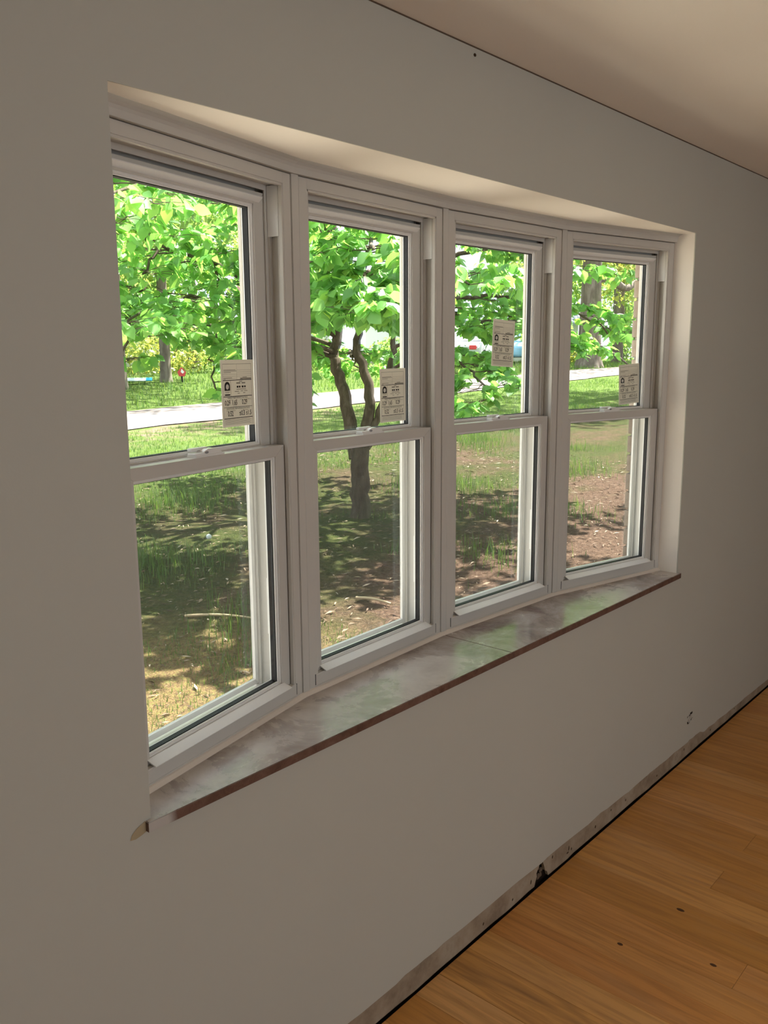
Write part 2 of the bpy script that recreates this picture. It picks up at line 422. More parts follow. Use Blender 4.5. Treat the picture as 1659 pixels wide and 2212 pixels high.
# floor: subfloor with oak boards running out from the window wall
bm = bmesh.new(); box(bm, RX0 - .1, RX1 + .1, RY0 - .1, .05, -.06, -.02)
fl = obj('floor', bm, CAVITY); tag(fl, 'oak strip floor', kind='structure')
pr = random.Random(21); x = RX0; nb = 0
row = 0
while x < RX1:
    w = pr.choice((.105, .125, .125, .14, .16)) if x > .3 else .2
    y = -.002; first = True
    while y > RY0:
        ln = pr.uniform(.35, 1.5) if first else pr.uniform(1.0, 2.2)
        if x < .3: ln = pr.uniform(2.0, 4.0)
        y2 = max(RY0, y - ln)
        bm = bmesh.new(); g_ = .0004; hz = pr.uniform(0, .0005)
        box(bm, -w / 2 + g_, w / 2 - g_, -(y - y2) + g_, -g_, -.02, hz)
        es = [e for e in bm.edges if e.verts[0].co.z > -.01 and e.verts[1].co.z > -.01]
        bmesh.ops.bevel(bm, geom=es, offset=.0006, segments=1, affect='EDGES')
        o = obj('plank', bm, OAK, fl); o.location = (x + w / 2, y, 0)
        y = y2; first = False; nb += 1
    x += w; row += 1
# knots in the oak
KNOT = mat('oak_knot', (.10, .042, .018), .5, .3)
for kx, ky, a, c in ((1.60, -.40, .007, .013), (1.33, -.33, .006, .009), (1.42, -.57, .006, .01)):
    bm = bmesh.new(); r = bmesh.ops.create_icosphere(bm, subdivisions=2, radius=1)
    for v in r['verts']: v.co = Vector((kx + v.co.x * a, ky + v.co.y * c, .0004 + v.co.z * .0006))
    obj('knot', bm, KNOT, fl)

# ------------------------------------------------------------------ stone sill
seam = 1.213
bl = bowline(.05)
sill = empty('window_sill', (1.2, 0, .836)); tag(sill, 'dusty polished brown stone sill running under the whole bow window', 'window sill')
def slab(pts, ga, gb):
    bm = bmesh.new(); vs = prism(bm, pts, 0, .021)
    es = [e for e in bm.edges if abs(e.verts[0].co.z - e.verts[1].co.z) < 1e-6]
    bmesh.ops.bevel(bm, geom=es, offset=.0012, segments=2, affect='EDGES')
    for v in bm.verts: v.co.x -= 1.2
    return obj('slab', bm, STONE, sill)
FY = -.0105
slab([(-.012, FY), (seam - .0006, FY), (seam - .0006, bl[2].y), (bl[1].x, bl[1].y), (.001, bl[0].y), (.001, -.0005), (-.012, -.0005)], 0, 0)
slab([(seam + .0006, FY), (OW + .014, FY), (OW + .014, -.0005), (OW - .001, -.0005), (OW - .001, bl[4].y), (bl[3].x, bl[3].y), (seam + .0006, bl[2].y)], 0, 0)
bm = bmesh.new(); box(bm, .0, OW, .02, .34, .80, .8355); tag(obj('trim_7', bm, PLASTER), 'rough timber bed below the stone sill', kind='structure')
SZ = .857

# ------------------------------------------------------------------ trims that follow the bow
def bowprism(name, prof, m, ext0=0.0, ext1=0.0, label=''):
    """profile (d,z) swept along the bow"""
    bm = bmesh.new(); rings = []
    lines = [bowline(p[0]) for p in prof]
    for i in range(5):
        ring = []
        for j, p in enumerate(prof):
            q = lines[j][i].copy()
            if i == 0: q = bowpt(0, -ext0, p[0]); q.x = max(q.x, -.001) if ext0 else q.x
            if i == 4: q = bowpt(3, UWD + ext1, p[0])
            ring.append(bm.verts.new((q.x, q.y, p[1])))
        rings.append(ring)
    n = len(prof)
    for i in range(4):
        for j in range(n): bm.faces.new((rings[i][j], rings[i + 1][j], rings[i + 1][(j + 1) % n], rings[i][(j + 1) % n]))
    bm.faces.new(rings[0]); bm.faces.new(rings[4][::-1])
    return tag(obj(name, bm, m), label, kind='structure')
bowprism('trim_4', [(-.010, ZF + .001), (-.011, 2.131), (-.014, 2.137), (-.020, 2.1415), (-.032, 2.1452), (-.032, 2.150), (.06, 2.150), (.06, ZF + .001)], VINYL, .0, .006, 'painted head trim above the four window units')
bowprism('trim_5', [(-.011, SZ - .001), (-.009, SZ + .003), (-.004, SZ + .008), (.0, SZ + .010), (.004, SZ + .010), (.004, SZ - .001)], CAULK, .0, .0, 'white caulk bead along the foot of the window units')
# posts between the units
UA, UB = .0235, .6095
def post(n, pts, label):
    bm = bmesh.new(); prism(bm, [(p.x, p.y) for p in pts], ZS - .01, ZF + .004)
    es = [e for e in bm.edges if abs(e.verts[0].co.z - e.verts[1].co.z) > .1]
    bmesh.ops.bevel(bm, geom=es, offset=.0015, segments=2, affect='EDGES')
    tag(obj('trim_%d' % n, bm, VINYL), label, kind='structure')
for i in range(3):
    g_ = .0016
    post(i + 1, [bowpt(i, UB + g_, -.0015), bowline(-.0015)[i + 1], bowpt(i + 1, UA - g_ * .4, -.0015), bowpt(i + 1, UA - g_, .126), bowline(.126)[i + 1], bowpt(i, UB + g_, .126)],
         ['white mullion post between the first and second window units', 'white mullion post between the second and third window units', 'white mullion post between the third and fourth window units'][i])
post(8, [Vector((.0005, bowpt(0, 0, -.001).y, 0)), bowpt(0, UA - .001, -.001), bowpt(0, UA - .001, .126), Vector((.0005, bowpt(0, 0, .126).y, 0))], 'white end trim beside the left jamb')
post(9, [bowpt(3, UB + .001, -.001), Vector((OW - .0005, bowpt(3, UWD, -.001).y, 0)), Vector((OW - .0005, bowpt(3, UWD, .126).y, 0)), bowpt(3, UB + .001, .126)], 'white end trim beside the right jamb')

# ------------------------------------------------------------------ one double-hung unit (local: x along, y outwards, z above ZS)
def zl(z): return z - ZS
def make_unit():
    root = empty('window_1', (0, 0, 0)); tag(root, kind='structure')
    JL, JR = .049, .580
    # frame: jambs, head, sill
    for side in (0, 1):
        fx = (lambda u: u) if side else (lambda u: UA + UB - u)
        bm = bmesh.new()
        def bx(u0, u1, d0, d1, z0, z1, bev=.0008):
            a_, b_ = sorted((fx(u0), fx(u1))); box(bm, a_, b_, d0, d1, z0, z1, bev)
        H = zl(ZF) - .0005
        bx(JR, UB, 0, .019, 0, H, .0015)                  # front face
        bx(JR + .009, UB, .0185, .041, 0, H, 0)           # groove bottom
        bx(JR, UB, .0405, .060, 0, H)                     # parting zone
        bx(JR + .008, UB, .0595, .074, 0, H, 0)
        bx(JR, UB, .0735, .096, 0, H); bx(JR + .004, UB, .0955, .106, 0, H, 0); bx(JR, UB, .1055, .126, 0, H)
        bx(JR - .0045, JR + .002, .0015, .0115, .048, zl(2.0915), .0006)   # lip
        bx(JR - .009, JR + .002, .0455, .0495, .048, zl(2.08), .0005)      # parting bead
        bx(JR - .007, JR + .002, .117, .126, .01, zl(2.08), .0005)         # blind stop
        obj('frame_jamb', bm, VINYL, root)
    cvs = []
    bm = bmesh.new(); box(bm, JR - .0022, JR + .001, .0135, .0445, zl(1.978), zl(2.090), .0005); obj('track_cover', bm, VINYL2, root)
    bm = bmesh.new(); box(bm, JR - .006, JR + .001, .058, .0765, .170, .314, .0005); obj('sash_stop', bm, VINYL2, root)
    bm = bmesh.new()
    box(bm, JL - .0005, JR + .0005, -.0002, .126, zl(2.0915), zl(ZF) - .0006, .0012)
    box(bm, JL - .002, JR + .002, .0015, .0115, zl(2.0865), zl(2.0925), .0006)
    box(bm, JL - .002, JR + .002, .078, .099, zl(2.060), zl(2.0925), .0008)
    box(bm, JL - .002, JR + .002, .0455, .0495, zl(2.0795), zl(2.0925), .0005)
    obj('frame_head', bm, VINYL, root)
    bm = bmesh.new()
    extr_x(bm, [(-.0006, -.004), (-.0006, .046), (.0008, .0485), (.013, .0490), (.0135, .040), (.126, .028), (.126, -.004)], JL - .004, JR + .004)
    extr_x(bm, [(-.0016, .016), (-.0016, .018), (0, .019), (.002, .019), (.002, .016)], JL + .004, JR - .004)
    obj('frame_sill', bm, VINYL, root)
    for sx in (JL - .0046, JR + .0030):
        bm = bmesh.new(); box(bm, sx, sx + .0016, -.0010, .002, .020, .0490); obj('sill_joint', bm, DARK, root)
    # sashes
    def sash(name, u0, u1, z0, z1, wl, wr, wb, wt, d0, d1):
        bm = bmesh.new(); mitred(bm, u0, u1, z0, z1, wl, wr, wb, wt, d0, d1, .0007)
        s = obj(name, bm, VINYL, root)
        a0, a1, c0, c1 = u0 + wl, u1 - wr, z0 + wb, z1 - wt
        bm = bmesh.new()
        mitred(bm, a0 - .001, a1 + .001, c0 - .001, c1 + .001, .005, .005, .005, .005, d0 + .004, d0 + .008, .0005)
        mitred(bm, a0 - .001, a1 + .001, c0 - .001, c1 + .001, .008, .008, .008, .008, d0 + .0075, d0 + .0115, .0004)
        obj('glazing_bead', bm, VINYL2, s)
        bm = bmesh.new(); mitred(bm, a0 - .001, a1 + .001, c0 - .001, c1 + .001, .0095, .0095, .0095, .0095, d0 + .0115, d0 + .0265, 0); obj('spacer', bm, DARK, s)
        bm = bmesh.new(); mitred(bm, a0 - .001, a1 + .001, c0 - .001, c1 + .001, .007, .007, .007, .007, d0 + .0268, d1 + .002, 0); obj('outer_bead', bm, VINYL2, s)
        bm = bmesh.new()
        for dd in (d0 + .0120, d0 + .0262):
            f_ = [bm.verts.new(p) for p in ((a0 + .001, dd, c0 + .001), (a1 - .001, dd, c0 + .001), (a1 - .001, dd, c1 - .001), (a0 + .001, dd, c1 - .001))]; bm.faces.new(f_)
        me = bpy.data.meshes.new('pane'); bm.to_mesh(me); bm.free(); link('pane', me, GLASS, s)
        return s
    lo = sash('lower_sash', .0515, .5775, zl(.8965), zl(1.5005), .034, .034, .016, .0255, .0145, .0445)
    upr = sash('upper_sash', .0515, .5775, zl(1.474), zl(2.0735), .042, .042, .030, .0275, .0505, .0795)
    # finger lift along the bottom rail
    bm = bmesh.new(); extr_x(bm, [(.0155, zl(.9130)), (.0155, zl(.9105)), (-.006, zl(.9020)), (-.0085, zl(.9022)), (-.009, zl(.9036)), (-.0065, zl(.9046))], .078, .552); obj('finger_lift', bm, VINYL2, lo)
    bm = bmesh.new(); extr_x(bm, [(.0515, zl(2.0500)), (.0515, zl(2.0635)), (.0395, zl(2.0620)), (.0395, zl(2.0600))], .074, .556); obj('pull_rail', bm, VINYL2, upr)
    # lip that covers the gap behind the check rail
    bm = bmesh.new(); box(bm, .056, .573, .040, .0500, zl(1.4965), zl(1.5005), .0005); obj('interlock', bm, VINYL2, lo)
    # cam lock
    lk = bmesh.new()
    c0 = .313; zt = zl(1.5005)
    extr_x(lk, [(.017, zt), (.017, zt + .004), (.043, zt + .004), (.043, zt)], c0 - .044, c0 + .046)
    prof = [(c0 - .020, zt + .004), (c0 - .016, zt + .011), (c0 - .004, zt + .0155), (c0 + .020, zt + .0155), (c0 + .034, zt + .011), (c0 + .044, zt + .004)]
    a = [lk.verts.new((p[0], .020, p[1])) for p in prof]; c_ = [lk.verts.new((p[0], .040, p[1])) for p in prof]
    lk.faces.new(a); lk.faces.new(c_[::-1])
    for i in range(6): lk.faces.new((a[i], c_[i], c_[(i + 1) % 6], a[(i + 1) % 6]))
    lock = obj('cam_lock', lk, VINYL2, lo)
    bm = bmesh.new(); box(bm, c0 - .044, c0 - .018, .020, .042, zt + .003, zt + .009, .002); box(bm, c0 - .040, c0 + .012, .034, .046, zt + .012, zt + .0185, .002); obj('lock_lever', bm, VINYL2, lock)
    bm = bmesh.new(); r = bmesh.ops.create_cone(bm, cap_ends=True, segments=16, radius1=.0045, radius2=.0045, depth=.001)
    for v in r['verts']: v.co = Vector((c0 - .008 + v.co.x * 1.3, .0197 + v.co.z * .5, zt + .0085 + v.co.y * .6))
    obj('lock_recess', bm, GREYV, lock)
    # tilt latches on the check rail ends
    # insect screen over the lower half, outside
    bm = bmesh.new(); mitred(bm, .054, .571, .036, zl(1.495), .013, .013, .014, .013, .107, .1165, .0008); sf = obj('insect_screen', bm, VINYL2, root)
    bm = bmesh.new(); f_ = [bm.verts.new(p) for p in ((.064, .111, .045), (.561, .111, .045), (.561, .111, zl(1.487)), (.064, .111, zl(1.487)))]; bm.faces.new(f_)
    me = bpy.data.meshes.new('mesh_screen'); bm.to_mesh(me); bm.free(); link('mesh_screen', me, SCREEN, sf)
    return root
def copy_tree(o, parent=None):
    c = o.copy(); COL.objects.link(c)
    if parent: c.parent = parent
    for ch in list(o.children): copy_tree(ch, c)
    return c
u1 = make_unit()
ULAB = ['white vinyl double-hung window unit nearest the left jamb', 'white vinyl double-hung window unit with the tree trunk behind it', 'white vinyl double-hung window unit with the label high on its glass', 'white vinyl double-hung window unit nearest the right jamb']
units = [u1]
for i in range(1, 4):
    c = copy_tree(u1); c.name = 'window_%d' % (i + 1); units.append(c)
for i, o in enumerate(units):
    o.location = (BP[i].x, BP[i].y, ZS); o.rotation_euler = (0, 0, ANG[i]); o['label'] = ULAB[i]; o['kind'] = 'structure'

# ------------------------------------------------------------------ rating labels stuck to the upper panes
LW, LH = .1125, .1495
def paper_mesh():
    nx, nz = 16, 4; V = []; F = []
    for k in range(2):
        for j in range(nz + 1):
            for i in range(nx + 1):
                s = i / nx; lift = -.0042 * max(0, (s - .80) / .2) ** 1.4
                V.append((s * LW, lift - (.0003 if k == 0 else 0), j / nz * LH))
    n = (nx + 1) * (nz + 1)
    for j in range(nz):
        for i in range(nx):
            a = j * (nx + 1) + i; F.append((a, a + 1, a + nx + 2, a + nx + 1)); F.append((n + a + nx + 1, n + a + nx + 2, n + a + 1, n + a))
    return npmesh('paper', V, F, True)
def printed():
    black = bmesh.new(); grey = bmesh.new()
    Y = -.0008
    def lift(x): return Y - .0042 * max(0, (x / LW - .80) / .2) ** 1.4
    def rect(bm, x0, x1, z0, z1):   # fractions, z measured from the top
        n = max(1, int((x1 - x0) * 14)); 
        for k in range(n):
            a = (x0 + (x1 - x0) * k / n) * LW; b_ = (x0 + (x1 - x0) * (k + 1) / n) * LW
            f_ = [bm.verts.new((q, lift(q), (1 - zz) * LH)) for q, zz in ((a, z1), (b_, z1), (b_, z0), (a, z0))]; bm.faces.new(f_)
    def hl(bm, z, w, x0=.05, x1=.94): rect(bm, x0, x1, z - w / 2, z + w / 2)
    hl(black, .062, .004); hl(black, .302, .010); hl(black, .545, .010); hl(black, .705, .006); hl(black, .872, .010)
    rect(grey, .05, .055, .062, .985); rect(grey, .935, .94, .062, .985)
    for z in (.20, .245, .255): pass
    hl(grey, .155, .003, .50, .94); hl(grey, .185, .003, .50, .94); hl(grey, .215, .003); hl(grey, .245, .003); hl(grey, .275, .003, .05, .5)
    rect(grey, .495, .499, .062, .30)
    for z, x1 in ((.150, .46), (.166, .49), (.187, .31)): hl(grey, z, .008, .08, x1)
    hl(grey, .268, .008, .08, .34); hl(grey, .288, .008, .08, .14)
    hl(grey, .262, .010, .68, .82); rect(grey, .60, .93, .272, .294)
    rect(black, .60, .66, .275, .292)
    # certification mark: black arch round a pale disc, bar under it
    def poly(bm, pts):
        f_ = [bm.verts.new((p[0] * LW, lift(p[0] * LW) - .0001, (1 - p[1]) * LH)) for p in pts]; bm.faces.new(f_)
    arch = [(.095, .455), (.265, .455), (.265, .385)] + [(.18 + .085 * math.cos(t), .385 - .062 * math.sin(t)) for t in np.linspace(0, math.pi, 12)][1:-1] + [(.095, .385)]
    poly(black, arch)
    hl(grey, .475, .006, .10, .26); hl(grey, .487, .005, .12, .24); rect(black, .10, .265, .508, .528)
    rect(black, .285, .291, .302, .545)
    hl(grey, .325, .012, .56, .66); hl(grey, .348, .022, .47, .60); hl(grey, .348, .022, .64, .76)
    for a_, b_ in ((.48, .535), (.55, .60), (.64, .70), (.72, .77)): rect(black, a_, b_, .390, .418)
    hl(grey, .442, .010, .47, .78); hl(grey, .472, .009, .41, .55); hl(grey, .470, .009, .60, .68); hl(grey, .468, .009, .71, .82); hl(grey, .502, .008, .50, .57); hl(grey, .498, .010, .68, .75)
    for k in range(6): hl(grey, .892 + k * .014, .004, .08, .9 if k % 2 else .86)
    disc = bmesh.new(); 
    pts = [(.18 + .048 * math.cos(t), .398 + .040 * math.sin(t)) for t in np.linspace(0, 2 * math.pi, 16, endpoint=False)]
    f_ = [disc.verts.new((p[0] * LW, lift(p[0] * LW) - .0003, (1 - p[1]) * LH)) for p in pts]; disc.faces.new(f_)
    # lettering
    dg = None
    def text(bm, s, x, z, size, align='LEFT', sx=1.0):
        cu = bpy.data.curves.new('t', 'FONT'); cu.body = s; cu.size = size; cu.align_x = align; cu.offset = .00022 if size > .01 else 0; cu.resolution_u = 2
        o = bpy.data.objects.new('t', cu); COL.objects.link(o)
        bpy.context.view_layer.update()
        me = bpy.data.meshes.new_from_object(o.evaluated_get(bpy.context.evaluated_depsgraph_get()))
        for v in me.vertices:
            px = x * LW + v.co.x * sx; v.co = Vector((px, lift(px) - .0001, (1 - z) * LH + v.co.y))
        bm.from_mesh(me); bpy.data.meshes.remove(me); bpy.data.objects.remove(o); bpy.data.curves.remove(cu)
    text(black, 'ENERGY PERFORMANCE RATINGS', .50, .578, .0052, 'CENTER', .9)
    text(grey, 'U-Factor', .28, .602, .0036, 'CENTER'); text(grey, 'Solar Heat Gain Coefficient', .74, .602, .0034, 'CENTER')
    text(black, '0.29', .085, .672, .0160, 'LEFT', .70); text(black, '1.65', .31, .672, .0160, 'LEFT', .70); text(black, '0.29', .63, .672, .0160, 'LEFT', .70)
    text(grey, '(U.S./I-P)', .15, .694, .003, 'CENTER'); text(grey, '(Metric/SI)', .40, .694, .003, 'CENTER')
    text(black, 'ADDITIONAL PERFORMANCE RATINGS', .50, .738, .0052, 'CENTER', .9)
    text(grey, 'Visible Transmittance', .27, .764, .0038, 'CENTER'); text(grey, 'Air Leakage', .74, .764, .0038, 'CENTER')
    text(black, '0.52', .17, .838, .0160, 'LEFT', .70); text(black, '\u22640.3', .53, .838, .0160, 'LEFT', .70); text(black, '\u22641.5', .75, .838, .0150, 'LEFT', .65)
    ms = []
    for n_, bm in (('print_black', black), ('print_grey', grey), ('print_disc', disc)):
        me = bpy.data.meshes.new(n_); bm.to_mesh(me); bm.free(); ms.append(me)
    return ms
pm = paper_mesh(); pb, pg, pd = printed()
pm.materials.append(PAPER); pb.materials.append(INK); pg.materials.append(INKG); pd.materials.append(mat('label_white', (.66, .63, .56), .6))
GD = .0505 + .0120   # inner face of upper pane
LAB = [(0, .4115, 1.5510, .004, 'white paper energy rating label low on the leftmost upper pane'),
       (1, .3975, 1.5220, .012, 'white paper energy rating label beside the forked tree trunk'),
       (2, .3140, 1.6740, -.055, 'tilted white paper energy rating label stuck highest, mid-glass'),
       (3, .4020, 1.5185, .060, 'white paper energy rating label touching the check rail of the rightmost unit')]
for i, uu, z0, tilt, lab in LAB:
    q = bowpt(i, uu, GD - .0012)
    root = empty('rating_label', (q.x, q.y, z0)); root.rotation_euler = Matrix.Rotation(ANG[i], 3, 'Z').to_4x4().to_3x3().to_euler()
    root.rotation_euler = (Matrix.Rotation(ANG[i], 4, 'Z') @ Matrix.Rotation(-tilt, 4, 'Y')).to_euler()
    tag(root, lab, 'label', 'energy rating labels on the panes')
    link('paper', pm, PAPER, root); link('black_print', pb, INK, root)['kind'] = 'stuff'; link('grey_print', pg, INKG, root)['kind'] = 'stuff'; link('print_disc', pd, None, root)

# ------------------------------------------------------------------ outside wall of the house, brick reveal by the right unit, eave
BRICK = mat('tan_brick', (.36, .29, .23), .9, .15); N, L, b = nodes(BRICK); v = coords(N, L); oi = N.new('ShaderNodeObjectInfo')
f = noise(N, L, v, 40, 5); c = ramp(N, L, oi.outputs['Random'], [(0, (.30, .235, .185)), (.5, (.37, .30, .24)), (1, (.42, .335, .27))])
L.new(mix(N, L, maprange(N, L, f, .4, .75, 0, .5), c, (.24, .19, .15)), b.inputs['Base Color']); bump(N, L, b, f, .5, .004)
MORTAR = mat('mortar', (.30, .27, .235), .95, .1)
BRX = 2.500; BYO = .275
bm = bmesh.new()
box(bm, RX0, -.075, .15, .265, -.6, ZC + .3); box(bm, BRX + .008, RX1, .15, .265, -.6, ZC + .3)
box(bm, -.075, BRX + .008, .15, .265, -.6, .79); box(bm, -.075, BRX + .008, .15, .265, 2.18, ZC + .3)
we = obj('wall_exterior', bm, MORTAR); tag(we, 'tan brick outside wall of the house', kind='structure')
me_h = None
pr = random.Random(5)
def brickmesh(lx, ly, lz):
    bm = bmesh.new(); box(bm, 0, lx, 0, ly, 0, lz, .003)
    bmesh.ops.recalc_face_normals(bm, faces=bm.faces); me = bpy.data.meshes.new('brick'); bm.to_mesh(me); bm.free(); me.materials.append(BRICK); return me
bs, bh = brickmesh(.20, .095, .067), brickmesh(.095, .095, .067)
z = -.55; k = 0
while z < 2.5:
    x0 = BRX + pr.uniform(-.002, .003)
    seq = [bs, bs, bs] if k % 2 else [bh, bs, bs]
    for me in seq:
        o = link('brick', me, None, we); o.location = (x0, BYO - .095 + pr.uniform(-.001, .001), z)
        x0 += (.20 if me is bs else .095) + .01
    z += .0775; k += 1
bm = bmesh.new(); box(bm, RX0 - .4, RX1 + .4, .282, .78, 2.42, 2.46); box(bm, RX0 - .4, RX1 + .4, .76, .79, 2.38, 2.56)
box(bm, RX0 - .4, RX1 + .4, RY0 - .3, .79, 2.56, 2.62)
tag(obj('roof_eave', bm, mat('white_soffit', (.72, .70, .66), .7)), 'white eave over the bow window, out of view', kind='structure')
bm = bmesh.new(); hb = bowline(.135); prism(bm, [(-.07, .16)] + [(q.x, q.y) for q in hb] + [(OW + .06, .16)], 2.151, 2.20); tag(obj('roof_bow', bm, VINYL2), 'flat top over the bow window, out of view', kind='structure')
bm = bmesh.new(); prism(bm, [(-.07, .16)] + [(q.x, q.y) for q in bowline(.13)] + [(OW + .06, .16)], .78, .836); tag(obj('trim_10', bm, VINYL2), 'white base board under the bow outside', kind='structure')

# ------------------------------------------------------------------ ground
def gridmesh(name, xs, ys, zfun):
    X, Y = np.meshgrid(xs, ys); Z = zfun(X, Y); V = np.stack([X, Y, Z], -1).reshape(-1, 3)
    nx, ny = len(xs), len(ys); i = np.arange(nx - 1)[None, :] + np.arange(ny - 1)[:, None] * nx; i = i.ravel()
    F = np.stack([i, i + 1, i + nx + 1, i + nx], -1); return npmesh(name, V, F, True)
def gfun(X, Y):
    b_ = gz(X, Y); n = .03 * np.sin(X * 1.7 + Y * .6) * np.sin(Y * 1.3 - X * .5) + .015 * np.sin(X * 4.1 + 1) * np.sin(Y * 3.7)
    return b_ + n * np.clip((16 - Y) / 10, .2, 1) * np.clip((Y - .3) / 2, 0, 1)
EARTH = mat('yard_ground', (.25, .2, .12), .95, .1); N, L, b = nodes(EARTH); v = coords(N, L)
sepp = N.new('ShaderNodeSeparateXYZ'); L.new(v, sepp.inputs[0])
n1 = noise(N, L, v, .55, 5, .6, .4); n2 = noise(N, L, v, 2.6, 6, .65, .5); n3 = noise(N, L, v, 26, 6, .7, .3); n4 = noise(N, L, v, 90, 4, .7)
dirt = ramp(N, L, n3, [(.28, (.070, .042, .030)), (.47, (.15, .092, .064)), (.58, (.215, .135, .096)), (.72, (.31, .215, .15)), (.85, (.44, .34, .25))])
moss = ramp(N, L, n3, [(.3, (.040, .058, .018)), (.5, (.085, .105, .030)), (.7, (.15, .145, .05)), (.85, (.26, .21, .10))])
lawn = ramp(N, L, n3, [(.3, (.065, .115, .027)), (.5, (.13, .20, .046)), (.75, (.22, .28, .075))])
# green takes over with distance from the house
gfac = mth(N, L, 'ADD', maprange(N, L, sepp.outputs[1], 2.0, 5.0, -.25, .18), mth(N, L, 'ADD', mth(N, L, 'MULTIPLY', n1, .7), mth(N, L, 'MULTIPLY', n2, .55)))
gfac = mth(N, L, 'SUBTRACT', gfac, maprange(N, L, sepp.outputs[0], 3.0, 7.0, 0, .12))
f1 = maprange(N, L, gfac, .50, .74)
lf = mth(N, L, 'ADD', maprange(N, L, sepp.outputs[1], 6.0, 9.5, 0, 1), mth(N, L, 'MULTIPLY', mth(N, L, 'SUBTRACT', n2, .5), 1.2))
lf2 = maprange(N, L, lf, .3, .8)
bare2 = maprange(N, L, n1, .60, .72)
c = mix(N, L, f1, dirt, moss); c = mix(N, L, lf2, c, lawn)
near_road = mth(N, L, 'MULTIPLY', maprange(N, L, sepp.outputs[1], 10.6, 12.2), mth(N, L, 'MULTIPLY', maprange(N, L, sepp.outputs[1], 13.5, 13.0), maprange(N, L, n2, .42, .6)))
near_road = mth(N, L, 'MULTIPLY', near_road, maprange(N, L, sepp.outputs[0], 18, 13))
c = mix(N, L, near_road, c, (.28, .20, .15))
# dry straw and yellow grass, its colour brightened to paint in a sunlit patch
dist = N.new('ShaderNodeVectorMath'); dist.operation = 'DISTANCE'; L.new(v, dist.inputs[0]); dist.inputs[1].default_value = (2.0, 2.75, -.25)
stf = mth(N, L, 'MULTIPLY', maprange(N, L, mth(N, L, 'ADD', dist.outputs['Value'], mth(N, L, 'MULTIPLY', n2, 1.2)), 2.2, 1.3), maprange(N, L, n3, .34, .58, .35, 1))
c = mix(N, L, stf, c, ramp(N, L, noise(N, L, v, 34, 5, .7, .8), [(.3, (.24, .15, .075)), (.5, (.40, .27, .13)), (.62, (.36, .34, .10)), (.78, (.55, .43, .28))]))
# unseen pale gravel strip added at the house foot to bounce light indoors
gv = mth(N, L, 'MULTIPLY', maprange(N, L, mth(N, L, 'ADD', sepp.outputs[1], mth(N, L, 'MULTIPLY', n2, .3)), 2.05, 1.85), 1.0)
c = mix(N, L, gv, c, ramp(N, L, n4, [(.3, (.70, .60, .50)), (.7, (.86, .78, .68))]))
c = mix(N, L, .75, c, ramp(N, L, n4, [(.30, (.42, .40, .38)), (.5, (.9, .9, .9)), (.72, (1.5, 1.42, 1.3))]), 'MULTIPLY')
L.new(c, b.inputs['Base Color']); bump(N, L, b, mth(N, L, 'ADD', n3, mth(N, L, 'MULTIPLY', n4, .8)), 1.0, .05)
xs = np.concatenate([np.arange(-14, -1, 1.0), np.arange(-1, 14, .25), np.arange(14, 80, 2.0)]); ys = np.concatenate([np.arange(.2, 14, .25), np.arange(14, 80, 2.0)])
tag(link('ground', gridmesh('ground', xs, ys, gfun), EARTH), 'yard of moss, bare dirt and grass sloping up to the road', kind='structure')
ROAD = mat('pale_asphalt', (.3, .26, .25), .9, .2); N, L, b = nodes(ROAD); v = coords(N, L)
f = noise(N, L, v, 30, 5); f2 = noise(N, L, v, 1.2, 4)
L.new(mix(N, L, f2, ramp(N, L, f, [(.3, (.13, .105, .10)), (.7, (.19, .16, .15))]), (.20, .165, .155)), b.inputs['Base Color'])
def road_edge(x): 
    far = 15.55 - .055 * (x - 9.7) - .0022 * np.clip(x - 15, 0, None) ** 2 * .55; near = 12.85 - .045 * (x - 10) - .0020 * np.clip(x - 15, 0, None) ** 2 * .45
    return near, far
rx = np.arange(-14, 60, 1.0); nr, fr_ = road_edge(rx); V = []; F = []
for i in range(len(rx)):
    for k in range(5):
        y = nr[i] + (fr_[i] - nr[i]) * k / 4 + (.08 * math.sin(rx[i] * 2.3) if k in (0, 4) else 0)
        V.append((rx[i], y, float(gfun(np.array(rx[i]), np.array(y))) + .02))
for i in range(len(rx) - 1):
    for k in range(4): a = i * 5 + k; F.append((a, a + 5, a + 6, a + 1))
tag(link('road', npmesh('road', V, F, True), ROAD), 'pale asphalt road crossing beyond the yard', kind='structure')

# pale concrete added out of view to the left, bouncing daylight indoors
CONC = mat('pale_concrete', (.6, .55, .48), .9, .2); N, L, b = nodes(CONC); v = coords(N, L); f = noise(N, L, v, 12, 5); L.new(mix(N, L, f, (.68, .61, .52), (.80, .73, .63)), b.inputs['Base Color'])
bm = bmesh.new()
for k in range(5):
    y0, y1 = 2.2 + k * 2.1, 2.2 + (k + 1) * 2.1 - .015
    for j in range(3):
        x0 = -7.2 + j * 2.8; x1 = x0 + 2.785
        f_ = [bm.verts.new((a_, c_, float(gz(a_, c_)) + .06)) for a_, c_ in ((x0, y0), (x1, y0), (x1, y1), (x0, y1))]; bm.faces.new(f_)
        g_ = [bm.verts.new((q.co.x, q.co.y, q.co.z - .15)) for q in f_]
        for i in range(4): bm.faces.new((f_[i], g_[i], g_[(i + 1) % 4], f_[(i + 1) % 4]))
tag(obj('bounce_slabs', bm, CONC), 'unseen pale concrete slabs added left of the yard to bounce light', kind='structure')

def ground_z(x, y): return float(gfun(np.array(float(x)), np.array(float(y))))

